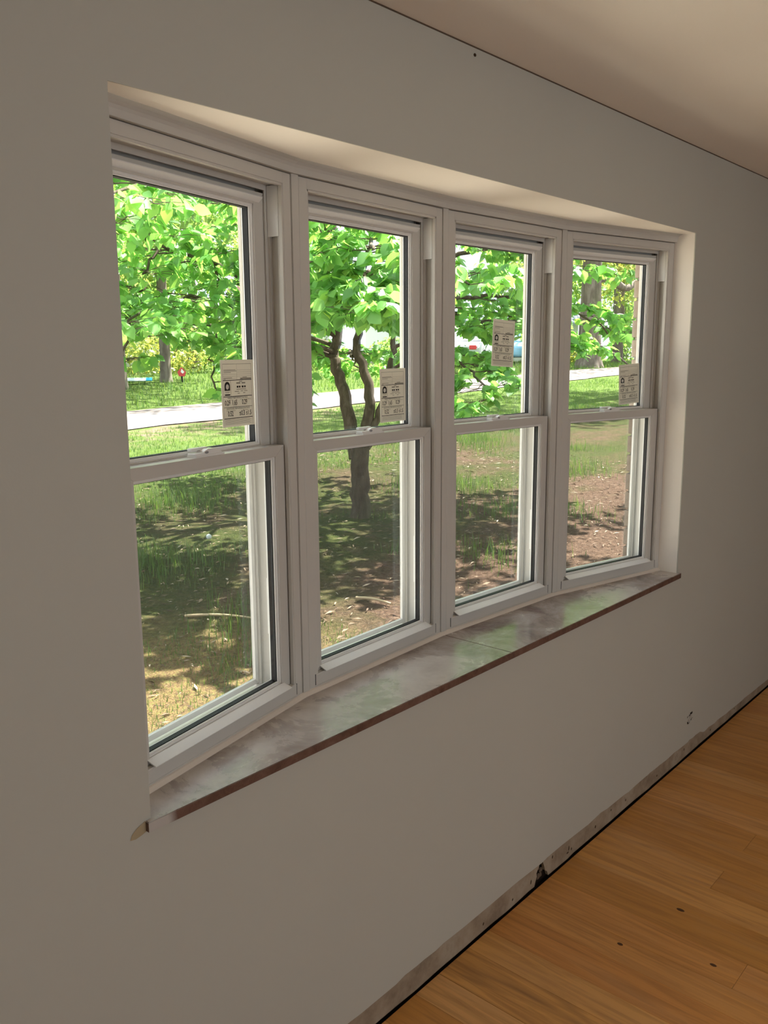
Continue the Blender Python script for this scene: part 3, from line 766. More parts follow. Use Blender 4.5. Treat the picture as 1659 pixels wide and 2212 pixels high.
# ------------------------------------------------------------------ grass (nobody could count it)
def blades(name, n, region, hfun, w, label, seed, dens=None):
    r = np.random.default_rng(seed); x = r.uniform(region[0], region[1], n); y = r.uniform(region[2], region[3], n)
    if dens is not None:
        k = r.uniform(0, 1, n) < dens(x, y); x, y = x[k], y[k]
    n = len(x); h = hfun(x, y, r); th = r.uniform(0, 2 * np.pi, n); ln = r.uniform(.1, .55, n); z0 = gfun(x, y) - .005
    dx, dy = np.cos(th), np.sin(th); px, py = -dy, dx; ww = w * r.uniform(.6, 1.3, n)
    def P(s, side):
        lean = ln * h * s ** 1.8; wid = ww * (1 - s) * side
        return np.stack([x + dx * lean + px * wid, y + dy * lean + py * wid, z0 + h * s * (1 - .25 * ln * s)], -1)
    V = np.stack([P(0, -.5), P(0, .5), P(.5, -.55), P(.5, .55), P(1.0, 0)], 1).reshape(-1, 3)
    i = np.arange(n) * 5
    F = np.concatenate([np.stack([i, i + 1, i + 3], -1), np.stack([i, i + 3, i + 2], -1), np.stack([i + 2, i + 3, i + 4], -1)])
    rnd = np.repeat(r.uniform(0, 1, n), 5)
    return tag(link(name, npmesh(name, V, F, False, rnd), GRASS), label, 'grass', kind='stuff')
def patch(x, y, s=1.0, o=0.0):
    return .5 + .5 * np.sin(x * 1.9 * s + 1.3 * np.sin(y * 1.1 * s + o)) * np.sin(y * 1.6 * s + 1.7 * np.sin(x * .8 * s + o * 1.7))
def dens_near(x, y):
    d = np.clip((patch(x, y, 1.1, .6) - .45) * 2.2, 0, 1) ** 1.2
    return np.clip(d * np.clip((y - 2.3) / 1.6, .12, 1), 0, 1)
blades('grass_tufts', 42000, (1.2, 12, 1.9, 8.2), lambda x, y, r: (.06 + .16 * patch(x, y, 1.1, .6) ** 2) * r.uniform(.4, 1.5, len(x)), .007, 'thin green grass tufts on the shaded ground under the tree', 3, dens_near)
blades('lawn_grass', 60000, (2.5, 28, 7.0, 13.0), lambda x, y, r: r.uniform(.03, .10, len(x)), .012, 'lawn grass between the tree and the road', 4, lambda x, y: np.clip(.25 + .9 * patch(x, y, .7, 2.1), 0, 1) * (y < 12.5 - .045 * (x - 10) - .0009 * np.clip(x - 15, 0, None) ** 2))
blades('verge_grass', 26000, (6, 40, 12.5, 24), lambda x, y, r: r.uniform(.06, .20, len(x)), .025, 'verge grass beyond the road', 5, lambda x, y: (y > 15.75 - .055 * (x - 9.7) - .00121 * np.clip(x - 15, 0, None) ** 2) * 1.0)

blades('straw_grass', 5200, (1.2, 3.4, 1.95, 3.7), lambda x, y, r: r.uniform(.02, .07, len(x)), .006, 'short yellowish grass in the sunlit patch near the house', 6, lambda x, y: np.clip(.15 + patch(x, y, 3.0, .4), 0, 1))
# dead leaves and straw on the near ground
def litter(n, seed):
    r = np.random.default_rng(seed); x = r.uniform(1.2, 11, n); y = r.uniform(1.7, 8.5, n); z = gfun(x, y) + r.uniform(.004, .02, n)
    a = r.uniform(0, 2 * np.pi, n); l = .010 + .036 * r.uniform(0, 1, n) ** 2.2; w = l * r.uniform(.12, .6, n)
    ca, sa = np.cos(a), np.sin(a); tl = r.uniform(-.4, .4, n) * l
    def P(u, v, dz): return np.stack([x + ca * u * l - sa * v * w, y + sa * u * l + ca * v * w, z + dz], -1)
    V = np.stack([P(-1, 0, -tl * 0), P(0, .5, tl * .6 + .004), P(1, 0, tl), P(0, -.5, .004 + 0 * tl)], 1).reshape(-1, 3)
    i = np.arange(n) * 4
    return npmesh('leaf_litter', V, np.stack([i, i + 1, i + 2, i + 3], -1), False, np.repeat(r.uniform(0, 1, n), 4))
LIT = mat('dead_leaf', (.4, .3, .2), .8, .3); N, L, b = nodes(LIT); at = N.new('ShaderNodeAttribute'); at.attribute_name = 'rnd'
L.new(ramp(N, L, at.outputs['Fac'], [(0, (.08, .05, .035)), (.4, (.17, .11, .075)), (.75, (.26, .19, .13)), (1, (.42, .34, .26))]), b.inputs['Base Color'])
tag(link('leaf_litter', litter(12000, 9), LIT), 'dry fallen leaves scattered over the near ground', 'leaf litter', kind='stuff')

# two pale sticks and a white ball on the ground
STICK = mat('pale_stick', (.55, .42, .26), .7, .2)
def stick(p0, p1, r, lab):
    P = []; n = 9
    for i in range(n):
        s = i / (n - 1); x = p0[0] + (p1[0] - p0[0]) * s; y = p0[1] + (p1[1] - p0[1]) * s
        P.append((x, y, ground_z(x, y) + r + .006 + .012 * math.sin(s * 3.1)))
    P = np.array(P); base = P[0].copy()
    V, F = tube_arrays(P - base, [r * (1 - .35 * i / (n - 1)) for i in range(n)], 7)
    o = link('stick', npmesh('stick', V, F, True), STICK); o.location = base; tag(o, lab, 'stick', 'fallen sticks in the yard')
stick((2.823, 3.875), (3.09, 3.42), .011, 'straight pale stick lying in the moss seen through the leftmost unit')
stick((3.862, 3.103), (3.92, 2.80), .012, 'short pale stick on the dirt seen through the second unit')
bm = bmesh.new(); r = bmesh.ops.create_icosphere(bm, subdivisions=3, radius=.027)
for v in r['verts']: v.co.z = v.co.z * (.92 if v.co.z < 0 else 1) ; v.co += v.co.normalized() * .0012 * math.sin(v.co.x * 900) * math.sin(v.co.y * 900)
o = obj('ball', bm, mat('white_plastic', (.70, .74, .78), .4), None, True); o.location = (4.216, 5.399, ground_z(4.216, 5.399) + .045); tag(o, 'small white ball lying in the grass below the leftmost unit', 'ball')

# ------------------------------------------------------------------ the dogwood in front of the window
tree = empty('dogwood_tree', (6.0, 5.03, ground_z(6.0, 5.03))); tag(tree, 'small dogwood with forked dark trunk and broad green leaves', 'tree')
T0 = np.array(tree.location)
def smooth_path(pts, n):
    pts = np.array(pts, float); t = np.linspace(0, len(pts) - 1, n); out = []
    for s in t:
        i = min(int(s), len(pts) - 2); f = s - i
        p0 = pts[max(i - 1, 0)]; p1 = pts[i]; p2 = pts[i + 1]; p3 = pts[min(i + 2, len(pts) - 1)]
        out.append(.5 * ((2 * p1) + (-p0 + p2) * f + (2 * p0 - 5 * p1 + 4 * p2 - p3) * f * f + (-p0 + 3 * p1 - 3 * p2 + p3) * f ** 3))
    return np.array(out)
def limb(name, pts, r0, r1, n=18, sides=12, parent=tree, wob=.01, flare=0):
    P = smooth_path(pts, n); P[1:-1] += RNG.normal(0, wob, (n - 2, 3))
    s = np.linspace(0, 1, n); R = r0 + (r1 - r0) * s + flare * np.exp(-s * 14) + RNG.normal(0, .03, n) * (r0 + r1) * .5
    V, F = tube_arrays(P - T0, R, sides)
    o = link(name, npmesh(name, V, F, True), BARK, parent); return P
main = limb('trunk', [(6.0, 5.03, -.12), (6.04, 5.07, .25), (6.085, 5.11, .55), (6.10, 5.14, .80)], .103, .10, 14, 16, flare=.05)
stemL = limb('trunk_fork', [(6.075, 5.17, .60), (6.06, 5.22, .90), (6.063, 5.28, 1.16), (6.057, 5.353, 1.41), (6.048, 5.418, 1.61), (6.049, 5.45, 1.736), (6.104, 5.45, 1.96), (6.153, 5.464, 2.21), (6.185, 5.523, 2.56), (6.23, 5.62, 3.1), (6.3, 5.8, 4.2)], .078, .035, 30, 14)
stemR = limb('trunk_fork', [(6.10, 5.12, .60), (6.169, 5.096, .93), (6.227, 5.09, 1.157), (6.252, 5.118, 1.357), (6.246, 5.18, 1.558), (6.208, 5.266, 1.719), (6.242, 5.28, 1.91), (6.303, 5.265, 2.11), (6.40, 5.225, 2.36), (6.7, 5.1, 2.9), (7.0, 5.0, 3.4)], .066, .03, 28, 12)
stemB = limb('trunk_fork', [(6.14, 5.08, .72), (6.219, 5.039, .93), (6.297, 4.997, 1.106), (6.393, 4.971, 1.406), (6.466, 4.984, 1.757), (6.56, 4.95, 2.1), (6.8, 4.8, 2.6), (7.1, 4.6, 3.1)], .05, .022, 22, 10)
twigs = Acc(); leafP = []; leafD = []; leafN = []
pr = np.random.default_rng(5)
def unit_v(v): return v / (np.linalg.norm(v) + 1e-9)
def leafcluster(p, d, k, size):
    for j in range(k):
        a = pr.uniform(0, 2 * np.pi); out = np.array([math.cos(a), math.sin(a), 0]) * .85 + unit_v(d) * .5
        out[2] = -pr.uniform(.15, 1.1); out = unit_v(out)
        leafP.append(p + pr.normal(0, .018, 3)); leafD.append(out); leafN.append(size * pr.uniform(.7, 1.25))
def spray(P, r0, every=.30, reach=(.45, 1.15), leafk=4, start=.22, droop=.12, size=.095):
    """side branches in flat layers off a limb, twigs off those, leaves on the twigs"""
    seg = np.linalg.norm(np.diff(P, axis=0), axis=1); cum = np.concatenate([[0], np.cumsum(seg)]); Ltot = cum[-1]
    s = Ltot * start; side = 1
    while s <= Ltot:
        i = min(np.searchsorted(cum, s), len(P) - 1); p = P[i]; d = unit_v(P[min(i + 1, len(P) - 1)] - P[max(i - 1, 0)])
        hd = unit_v(np.array([d[0], d[1], 0]) + 1e-6); perp = np.array([-hd[1], hd[0], 0]) * side
        bd = unit_v(perp * pr.uniform(.7, 1.1) + hd * pr.uniform(.2, .9) + np.array([0, 0, pr.uniform(-.05, .28)]))
        ln = pr.uniform(*reach) * (1 - .35 * s / Ltot); n = 6
        Q = np.array([p + bd * ln * t - np.array([0, 0, droop * ln * t * t * 1.4]) + pr.normal(0, .02, 3) * t for t in np.linspace(0, 1, n)])
        V, F = tube_arrays(Q - T0, np.linspace(max(.005, r0 * .30 * (1 - .6 * s / Ltot)), .0028, n), 5); twigs.add(V, F)
        for t in np.arange(.25, 1.01, .16):
            k = t * (n - 1); i0 = min(int(k), n - 2); q = Q[i0] + (Q[i0 + 1] - Q[i0]) * (k - i0)
            for sg in (1, -1):
                td = unit_v(bd * .7 + np.array([-bd[1], bd[0], 0]) * sg * pr.uniform(.5, 1.1) + np.array([0, 0, pr.uniform(-.25, .15)]))
                tl = pr.uniform(.10, .26); e = q + td * tl
                V, F = tube_arrays(np.array([q, (q + e) / 2 + [0, 0, .01], e]) - T0, [.0032, .0026, .002], 4); twigs.add(V, F)
                leafcluster(e, td, leafk if pr.uniform() < .85 else leafk - 2, size)
        s += every * pr.uniform(.7, 1.3); side = -side
    leafcluster(P[-1], P[-1] - P[-2], 6, size)
LIMBS = [  # points, radius at the root, spacing and reach of side branches, leaves per twig, leaf size
    # to the left, over the first unit's view
    ([(6.05, 5.45, 1.95), (5.4, 5.7, 2.35), (4.5, 5.6, 2.60), (3.5, 5.3, 2.72), (2.7, 5.0, 2.62)], .040, .17, (.5, 1.2), 6, .112),
    ([(6.10, 5.48, 2.2), (5.3, 6.1, 2.75), (4.3, 6.7, 3.1), (3.3, 7.0, 3.2), (2.5, 7.1, 3.1)], .038, .18, (.5, 1.2), 6, .112),
    ([(6.17, 5.52, 2.6), (5.2, 5.4, 3.05), (4.2, 4.9, 3.15), (3.3, 4.5, 3.05), (2.5, 4.1, 2.75)], .036, .17, (.5, 1.2), 6, .112),
    ([(6.05, 5.44, 1.75), (5.2, 5.6, 2.05), (4.3, 5.3, 2.22), (3.5, 5.0, 2.15), (2.9, 4.7, 1.95)], .030, .19, (.4, .9), 5, .108),
    ([(6.05, 5.42, 1.70), (5.4, 6.1, 1.95), (4.6, 6.6, 2.1), (3.9, 6.8, 2.05), (3.3, 6.8, 1.85)], .026, .25, (.3, .8), 4, .105),
    ([(6.06, 5.46, 1.82), (5.6, 6.5, 2.1), (5.1, 7.4, 2.15), (4.6, 8.1, 2.05)], .026, .26, (.3, .8), 4, .10),
    ([(6.21, 5.58, 3.0), (5.3, 6.6, 3.6), (4.4, 7.6, 4.0), (3.6, 8.3, 4.2)], .034, .22, (.5, 1.2), 5, .11),
    ([(6.24, 5.6, 3.2), (5.1, 5.7, 3.8), (4.0, 5.6, 4.0), (2.8, 5.3, 3.9)], .034, .20, (.5, 1.2), 5, .11),
    ([(5.0, 5.5, 2.45), (4.6, 4.9, 2.35), (4.25, 4.4, 1.95), (4.0, 4.2, 1.50), (3.9, 4.1, 1.3)], .016, .16, (.2, .45), 4, .105),
    ([(3.9, 5.5, 2.70), (3.6, 5.4, 2.3), (3.35, 5.3, 1.8), (3.25, 5.25, 1.5)], .014, .16, (.2, .5), 4, .105),
    ([(4.6, 5.6, 2.6), (4.5, 5.5, 2.1), (4.35, 5.4, 1.7), (4.3, 5.3, 1.4)], .014, .18, (.2, .5), 4, .105),
    # toward the house, over the second unit's view
    ([(6.30, 5.26, 2.1), (5.4, 4.4, 2.55), (4.6, 3.6, 2.60), (3.95, 3.0, 2.42)], .034, .14, (.4, .9), 6, .118),
    ([(6.2, 5.54, 2.7), (5.2, 4.7, 3.0), (4.4, 3.9, 2.95), (3.7, 3.3, 2.70)], .032, .15, (.4, 1.0), 6, .118),
    ([(6.25, 5.26, 1.95), (5.7, 4.7, 2.15), (5.1, 4.1, 2.15), (4.6, 3.7, 2.0)], .024, .16, (.3, .7), 6, .112),
    ([(5.5, 4.5, 2.50), (4.8, 3.8, 2.40), (4.15, 3.2, 2.22), (3.75, 2.85, 2.05)], .022, .13, (.25, .6), 6, .118),
    ([(6.5, 4.98, 1.95), (6.2, 4.3, 2.35), (5.75, 3.6, 2.45), (5.3, 3.1, 2.30)], .028, .20, (.35, .9), 5, .11),
    # behind and up
    ([(6.3, 5.7, 3.5), (6.2, 6.4, 4.1), (6.1, 7.2, 4.6)], .030, .25, (.45, 1.1), 5, .11),
    ([(6.28, 5.26, 2.0), (6.6, 6.0, 2.3), (7.0, 6.8, 2.4), (7.4, 7.6, 2.3)], .028, .24, (.4, .9), 5, .10),
    ([(6.20, 5.30, 1.72), (6.9, 6.0, 1.75), (7.5, 6.5, 1.65), (8.0, 6.9, 1.5)], .020, .18, (.3, .8), 6, .10),
    ([(6.05, 5.42, 1.72), (6.35, 6.4, 1.88), (6.6, 7.2, 1.85), (6.8, 7.9, 1.7)], .020, .17, (.3, .6), 6, .10),
    ([(6.3, 5.26, 2.1), (6.8, 6.3, 2.15), (6.9, 7.3, 2.05), (6.9, 8.2, 1.8)], .020, .18, (.3, .8), 6, .10),
    # to the right, over the third and fourth units' views
    ([(6.9, 4.72, 2.7), (7.1, 4.1, 2.85), (7.3, 3.6, 2.75), (7.5, 3.2, 2.5)], .028, .17, (.35, .9), 5, .108),
    ([(6.62, 4.92, 2.2), (7.3, 4.2, 2.35), (7.9, 3.6, 2.2), (8.25, 3.2, 1.92)], .026, .17, (.35, .85), 5, .108),
    ([(6.42, 4.97, 1.55), (6.25, 4.25, 1.78), (5.95, 3.6, 1.62), (5.6, 3.05, 1.33)], .020, .17, (.25, .55), 5, .105),
    ([(6.47, 4.98, 1.8), (6.8, 4.15, 2.05), (6.95, 3.55, 1.98), (7.0, 3.1, 1.8)], .022, .19, (.3, .7), 5, .105),
    ([(7.0, 4.9, 3.2), (8.0, 4.3, 3.4), (8.8, 3.7, 3.2), (9.3, 3.3, 2.9)], .028, .20, (.4, 1.0), 5, .108),
    ([(6.55, 4.96, 2.05), (7.4, 4.7, 2.2), (8.3, 4.4, 2.1), (9.1, 4.2, 1.85)], .028, .20, (.35, .9), 5, .105),
    ([(6.75, 5.08, 3.0), (7.5, 5.3, 3.3), (8.4, 5.4, 3.3), (9.4, 5.4, 3.1)], .028, .22, (.4, 1.0), 5, .105),
    ([(7.0, 4.7, 3.0), (6.8, 3.9, 3.4), (6.5, 3.3, 3.4), (6.2, 2.9, 3.1)], .028, .20, (.4, 1.0), 5, .11),
    # high limbs added above the view to shade the ground before the third and fourth units
    ([(7.05, 4.65, 3.05), (7.6, 3.9, 3.7), (8.1, 3.1, 3.9), (8.5, 2.4, 3.8)], .028, .18, (.5, 1.1), 5, .11),
    ([(7.0, 5.0, 3.4), (8.2, 4.6, 3.95), (9.3, 4.1, 4.0), (10.2, 3.7, 3.8)], .028, .20, (.5, 1.2), 5, .11),
    ([(7.05, 4.62, 3.1), (7.0, 3.8, 3.9), (7.1, 3.0, 4.1), (7.2, 2.3, 3.9)], .026, .19, (.5, 1.1), 5, .11),
    ([(6.3, 5.8, 4.1), (7.3, 5.3, 4.6), (8.3, 4.8, 4.7), (9.2, 4.4, 4.5)], .028, .22, (.5, 1.2), 5, .11),
    ([(8.1, 4.5, 3.9), (8.9, 3.6, 4.0), (9.5, 2.9, 3.8), (9.9, 2.4, 3.6)], .022, .20, (.4, 1.0), 5, .11),
]
for i, (pts, r0, ev, rc, lk_, sz) in enumerate(LIMBS):
    P = limb('branch', pts, r0, .008, 20, 8, wob=.018)
    spray(P, r0, ev, rc, lk_, .2, .22 if pts[-1][2] < 2.0 else .13, sz)
link('twigs', twigs.mesh('twigs'), BARK, tree)['kind'] = 'stuff'
LP = np.array(leafP); LD = np.array(leafD); LS = np.array(leafN)
# leaf template: ovate, pointed, folded on the midrib and curling
LT = np.array([(0, 0, 0), (.33, .28, .05), (.345, .56, .04), (.15, .85, -.03), (0, 1.04, -.10), (-.15, .85, -.03), (-.345, .56, .04), (-.33, .28, .05), (0, .30, -.01), (0, .58, -.02), (0, .86, -.06)])
LFq = [(0, 1, 8), (1, 2, 9), (1, 9, 8), (2, 3, 10), (2, 10, 9), (3, 4, 10), (4, 5, 10), (5, 6, 9), (5, 9, 10), (6, 7, 8), (6, 8, 9), (7, 0, 8)]
def frames(D, r, roll=.5):
    n = len(D); upv = np.tile(np.array([0, 0, 1.0]), (n, 1)) + r.normal(0, roll, (n, 3))
    X = np.cross(D, upv); X /= np.linalg.norm(X, axis=1)[:, None] + 1e-9; Z = np.cross(X, D); return X, Z
X, Z = frames(LD, pr)
# which leaves show largest: nearest to the camera inside the window's field
C0 = np.array(CAM); rel = LP - C0; depth = rel @ np.array(fw); px = 829.5 + FPX * (rel @ np.array(r2)) / depth; py = 1106 - FPX * (rel @ np.array(u2)) / depth
inview = (depth > .5) & (px > 240) & (px < 1390) & (py > 380 + (px - 240) * .16) & (py < 1300)
score = np.where(inview, LS / depth, 0); order = np.argsort(-score); top = order[:300]; rest = order[300:]
lm = npmesh('leaf', LT, np.array(LFq), True)
lm.materials.append(LEAF)
for i in top:
    m4 = Matrix((X[i] * LS[i], LD[i] * LS[i], Z[i] * LS[i])).transposed().to_4x4(); m4.translation = Vector(LP[i] - T0)
    o = bpy.data.objects.new('leaf', lm); COL.objects.link(o); o.parent = tree; o.matrix_local = m4
def leafcloud(name, P, D, X, Z, S, T, FQ, origin, r):
    n = len(P); k = len(T)
    V = P[:, None, :] + S[:, None, None] * (T[None, :, 0, None] * X[:, None, :] + T[None, :, 1, None] * D[:, None, :] + T[None, :, 2, None] * Z[:, None, :])
    F = (np.array(FQ)[None] + (np.arange(n) * k)[:, None, None]).reshape(-1, len(FQ[0]))
    return npmesh(name, V.reshape(-1, 3) - origin, F, True, np.repeat(r.uniform(0, 1, n), k))
fo = link('foliage', leafcloud('foliage', LP[rest], LD[rest], X[rest], Z[rest], LS[rest], LT, LFq, T0, pr), LEAF, tree); fo['kind'] = 'stuff'
print('dogwood leaves', len(LP), 'in view', int(inview.sum()), 'planks', nb)

# ------------------------------------------------------------------ trees and shrubs beyond the yard
DT = np.array([(0, 0, 0), (.34, .5, .05), (0, 1, -.08), (-.34, .5, .05)]); DF = [(0, 1, 2, 3)]
def crown(name, blobs, n, size, m, parent, origin, seed):
    r = np.random.default_rng(seed); P = []; vol = np.array([b_[3] * b_[4] * b_[5] for b_ in blobs]) ** .7; vol /= vol.sum()
    for b_, f_ in zip(blobs, vol):
        k = max(20, int(n * f_)); d = r.normal(0, 1, (k, 3)); d /= np.linalg.norm(d, axis=1)[:, None]; q = r.uniform(.25, 1, k) ** .45
        P.append(np.array(b_[:3]) + d * q[:, None] * np.array(b_[3:6]))
    P = np.concatenate(P); k = len(P)
    # gather the leaves in small sprays so that the crown has gaps
    D = r.normal(0, 1, (k, 3)); D[:, 2] -= .5; D /= np.linalg.norm(D, axis=1)[:, None]
    X, Z = frames(D, r, .9); S = size * r.uniform(.6, 1.4, k)
    o = link(name, leafcloud(name, P, D, X, Z, S, DT, DF, np.array(origin), r), m, parent); o['kind'] = 'stuff'; return o
def trunk(pts, R, parent, origin, m, name='trunk', sides=14, n=16):
    P = smooth_path(pts, n); s = np.linspace(0, 1, n); Rr = np.interp(s, np.linspace(0, 1, len(R)), R)
    V, F = tube_arrays(P - np.array(origin), Rr, sides); return link(name, npmesh(name, V, F, True), m, parent)
def far_tree(name, x, y, lab, R, h, blobs, n, size, m, seed, limbs=(), group='trees beyond the road', lean=0):
    z0 = ground_z(x, y); o = empty(name, (x, y, z0)); tag(o, lab, 'tree', group); org = (x, y, z0)
    pts = [(x, y, z0 - .1), (x + .02 * lean, y, z0 + h * .06), (x + .1 * lean, y, z0 + h * .35), (x + .25 * lean, y, z0 + h * .7), (x + .3 * lean, y + .1, z0 + h)]
    trunk(pts, R, o, org, BARK2)
    for lp, lr in limbs: trunk([(x + a, y + b_, z0 + c_) for a, b_, c_ in lp], lr, o, org, BARK2, 'branch', 8, 12)
    crown('foliage', [(x + a, y + b_, z0 + c_, d_, e_, f_) for a, b_, c_, d_, e_, f_ in blobs], n, size, m, o, org, seed)
    return o
far_tree('oak_tree', 30.1, 15.2, 'massive grey oak with flared trunk beyond the road', [.66, .46, .37, .34, .25], 9,
         [(-2.4, 1, 4.4, 1.8, 2, 1.2), (2.6, -.2, 5.6, 3.2, 2, 1.8), (0, 0, 8.2, 5, 4, 2.4), (3.6, .5, 3.4, 1.6, 1.4, .9), (5.0, 0, 4.6, 2.2, 2, 1.4)], 5200, .20, LEAF_YEL, 31,
         limbs=[([(.1, 0, 3.4), (1.0, -.3, 3.35), (1.9, -.5, 3.05), (2.9, -.6, 3.5), (4.2, -.8, 4.2)], [.19, .16, .14, .11, .05]), ([(.2, -.1, .9), (.9, -.6, .5), (1.5, -.9, .1)], [.06, .05, .03])])
far_tree('oak_tree', 36.5, 17.2, 'slimmer grey trunk right of the massive oak', [.34, .27, .25, .2, .15], 8,
         [(0, 0, 6.4, 3, 3, 2.2), (2.4, 0, 4.6, 2.4, 2, 1.4), (-2.2, .5, 4.8, 2, 2, 1.0)], 3000, .22, LEAF_FAR, 32)
far_tree('maple_tree', 14.95, 21.5, 'brown trunk beyond the road seen through the leftmost unit', [.24, .165, .15, .13, .09], 7,
         [(0, 0, 5.5, 3, 3, 2.2), (-2.2, 1, 4.2, 2, 2, 1.2), (2.0, 0, 4.6, 1.8, 2, 1.2), (1.6, -6.2, 9.0, 3.0, 1.6, 1.2), (1, -3, 8.4, 3, 2, 1.4)], 6200, .2, LEAF_FAR, 33,  # last two blobs: unseen overhang added to throw shade on the road
         limbs=[([(.0, 0, 4.5), (.5, -1.5, 6.2), (1, -3.5, 7.8), (1.4, -6, 8.6)], [.11, .09, .07, .03])])
far_tree('maple_tree', 12.6, 20.3, 'grey trunk beyond the road at the left edge of the view', [.26, .19, .17, .14, .1], 7,
         [(0, 0, 5.2, 3, 3, 2.2), (-2, .5, 3.6, 1.6, 1.6, 1.2)], 3000, .2, LEAF_FAR, 34)
far_tree('maple_tree', 20.5, 27.5, 'broad pale green tree behind the shrubs', [.24, .18, .16, .14, .1], 7,
         [(0, 0, 5.2, 3.4, 3, 2.6), (-3, 0, 3.4, 2, 2, 1.6)], 4200, .24, LEAF_FAR, 35)
far_tree('maple_tree', 47, 22, 'far green tree behind the right-hand oaks', [.3, .22, .2, .16, .1], 8,
         [(0, 0, 5.4, 4, 4, 2.8), (4, 0, 4.4, 3, 3, 2.4), (-3, -1, 3.0, 1.6, 1.6, 1.2)], 4200, .28, LEAF_FAR, 36)
far_tree('maple_tree', 30, 48, 'tall far tree rising behind the neighbouring roof', [.3, .22, .2, .16, .1], 9,
         [(0, 0, 6.5, 5, 4, 3.2), (-6, 0, 6, 4, 4, 3.0)], 3600, .34, LEAF_FAR, 37)
far_tree('maple_tree', 17.5, 33, 'yellow-green tree filling the gap behind the left trunks', [.24, .18, .16, .14, .1], 7,
         [(0, 0, 4.6, 3.6, 3, 3.2), (-3.5, 0, 4.4, 3, 3, 3.2), (3.2, 1, 3.4, 2.4, 2, 2.4)], 6500, .26, LEAF_YEL, 41)
far_tree('maple_tree', 10.2, 27, 'green tree behind the leftmost grey trunk', [.24, .18, .16, .14, .1], 7,
         [(0, 0, 4.4, 3, 3, 3.0), (-2.6, 0, 3.4, 2.4, 2, 2.4)], 4200, .24, LEAF_FAR, 42)
far_tree('maple_tree', 41.5, 13.5, 'bright green tree at the right edge behind the oaks', [.24, .18, .16, .14, .1], 7,
         [(0, 0, 4.6, 3.4, 3, 2.8), (-2.5, 2.0, 4.0, 2.4, 2, 2.2)], 5200, .24, LEAF_YEL, 43)
far_tree('maple_tree', 38.0, 21.5, 'leafy tree between the blue car and the oaks', [.24, .18, .16, .14, .1], 7,
         [(0, 0, 5.0, 3.0, 3, 2.6), (-1.5, .5, 3.0, 1.6, 1.6, 1.2)], 4200, .24, LEAF_FAR, 44)
far_tree('oak_tree', 22.5, 8.3, 'tall oak added out of view to the right to shade the lawn', [.4, .3, .27, .25, .2], 10,
         [(0, 0, 10.5, 4.5, 3.2, 1.8), (-3.5, 1.2, 9.6, 3, 2, 1.2), (2.5, -1, 9.8, 3, 2.4, 1.4), (-5.5, 2.4, 10.4, 2.2, 1.5, .9)], 5200, .24, LEAF_FAR, 45, group='unseen trees added for shade')  # unseen tree, added only for the shade it casts
def shrub(x, y, rx, rz, m, seed, lab, n=1500, size=.14):
    z0 = ground_z(x, y); o = empty('shrub', (x, y, z0)); tag(o, lab, 'shrub', 'shrubs beyond the road')
    r = random.Random(seed); acc = Acc()
    for k in range(5):
        e = np.array([x + r.uniform(-.5, .5) * rx, y + r.uniform(-.4, .4) * rx, z0 + rz * r.uniform(.8, 1.4)])
        V, F = tube_arrays(np.array([(x, y, z0 - .05), (x + (e[0] - x) * .4, y + (e[1] - y) * .4, z0 + rz * .5), e]) - np.array((x, y, z0)), [.03, .022, .01], 5); acc.add(V, F)
    link('stems', acc.mesh('stems'), BARK2, o)
    crown('foliage', [(x, y, z0 + rz * .75, rx, rx * .8, rz * .75), (x - rx * .5, y, z0 + rz * .5, rx * .6, rx * .6, rz * .55), (x + rx * .55, y, z0 + rz * .55, rx * .6, rx * .6, rz * .6)], n, size, m, o, (x, y, z0), seed)
SH = [(17.2, 24.5, 1.6, 1.2, LEAF_YEL, 'yellow-green shrub right of the brown trunk'), (19.8, 23.8, 1.7, 1.1, LEAF_FAR, 'mid green shrub before the broad pale tree'), (13.4, 25.5, 1.8, 1.3, LEAF_FAR, 'rounded shrub between the two left trunks'),
      (15.6, 27, 1.8, 1.5, LEAF_YEL, 'tall yellowish shrub behind the brown trunk'), (22.0, 22.6, 1.4, .9, LEAF_FAR, 'low green shrub left of the silver car'), (24.6, 20.3, 1.3, .85, LEAF_FAR, 'low dark shrub behind the forked dogwood'),
      (34.2, 18.6, 1.3, .8, LEAF_YEL, 'pale airy shrub between the two right oaks'), (39.5, 17.5, 1.8, 1.2, LEAF_FAR, 'green shrub right of the slimmer oak'), (22.0, 30, 2.2, 1.6, LEAF_YEL, 'broad shrub at the foot of the neighbouring house')]
for i, (x, y, rx, rz, m, lab) in enumerate(SH): shrub(x, y, rx, rz, m, 60 + i, lab)

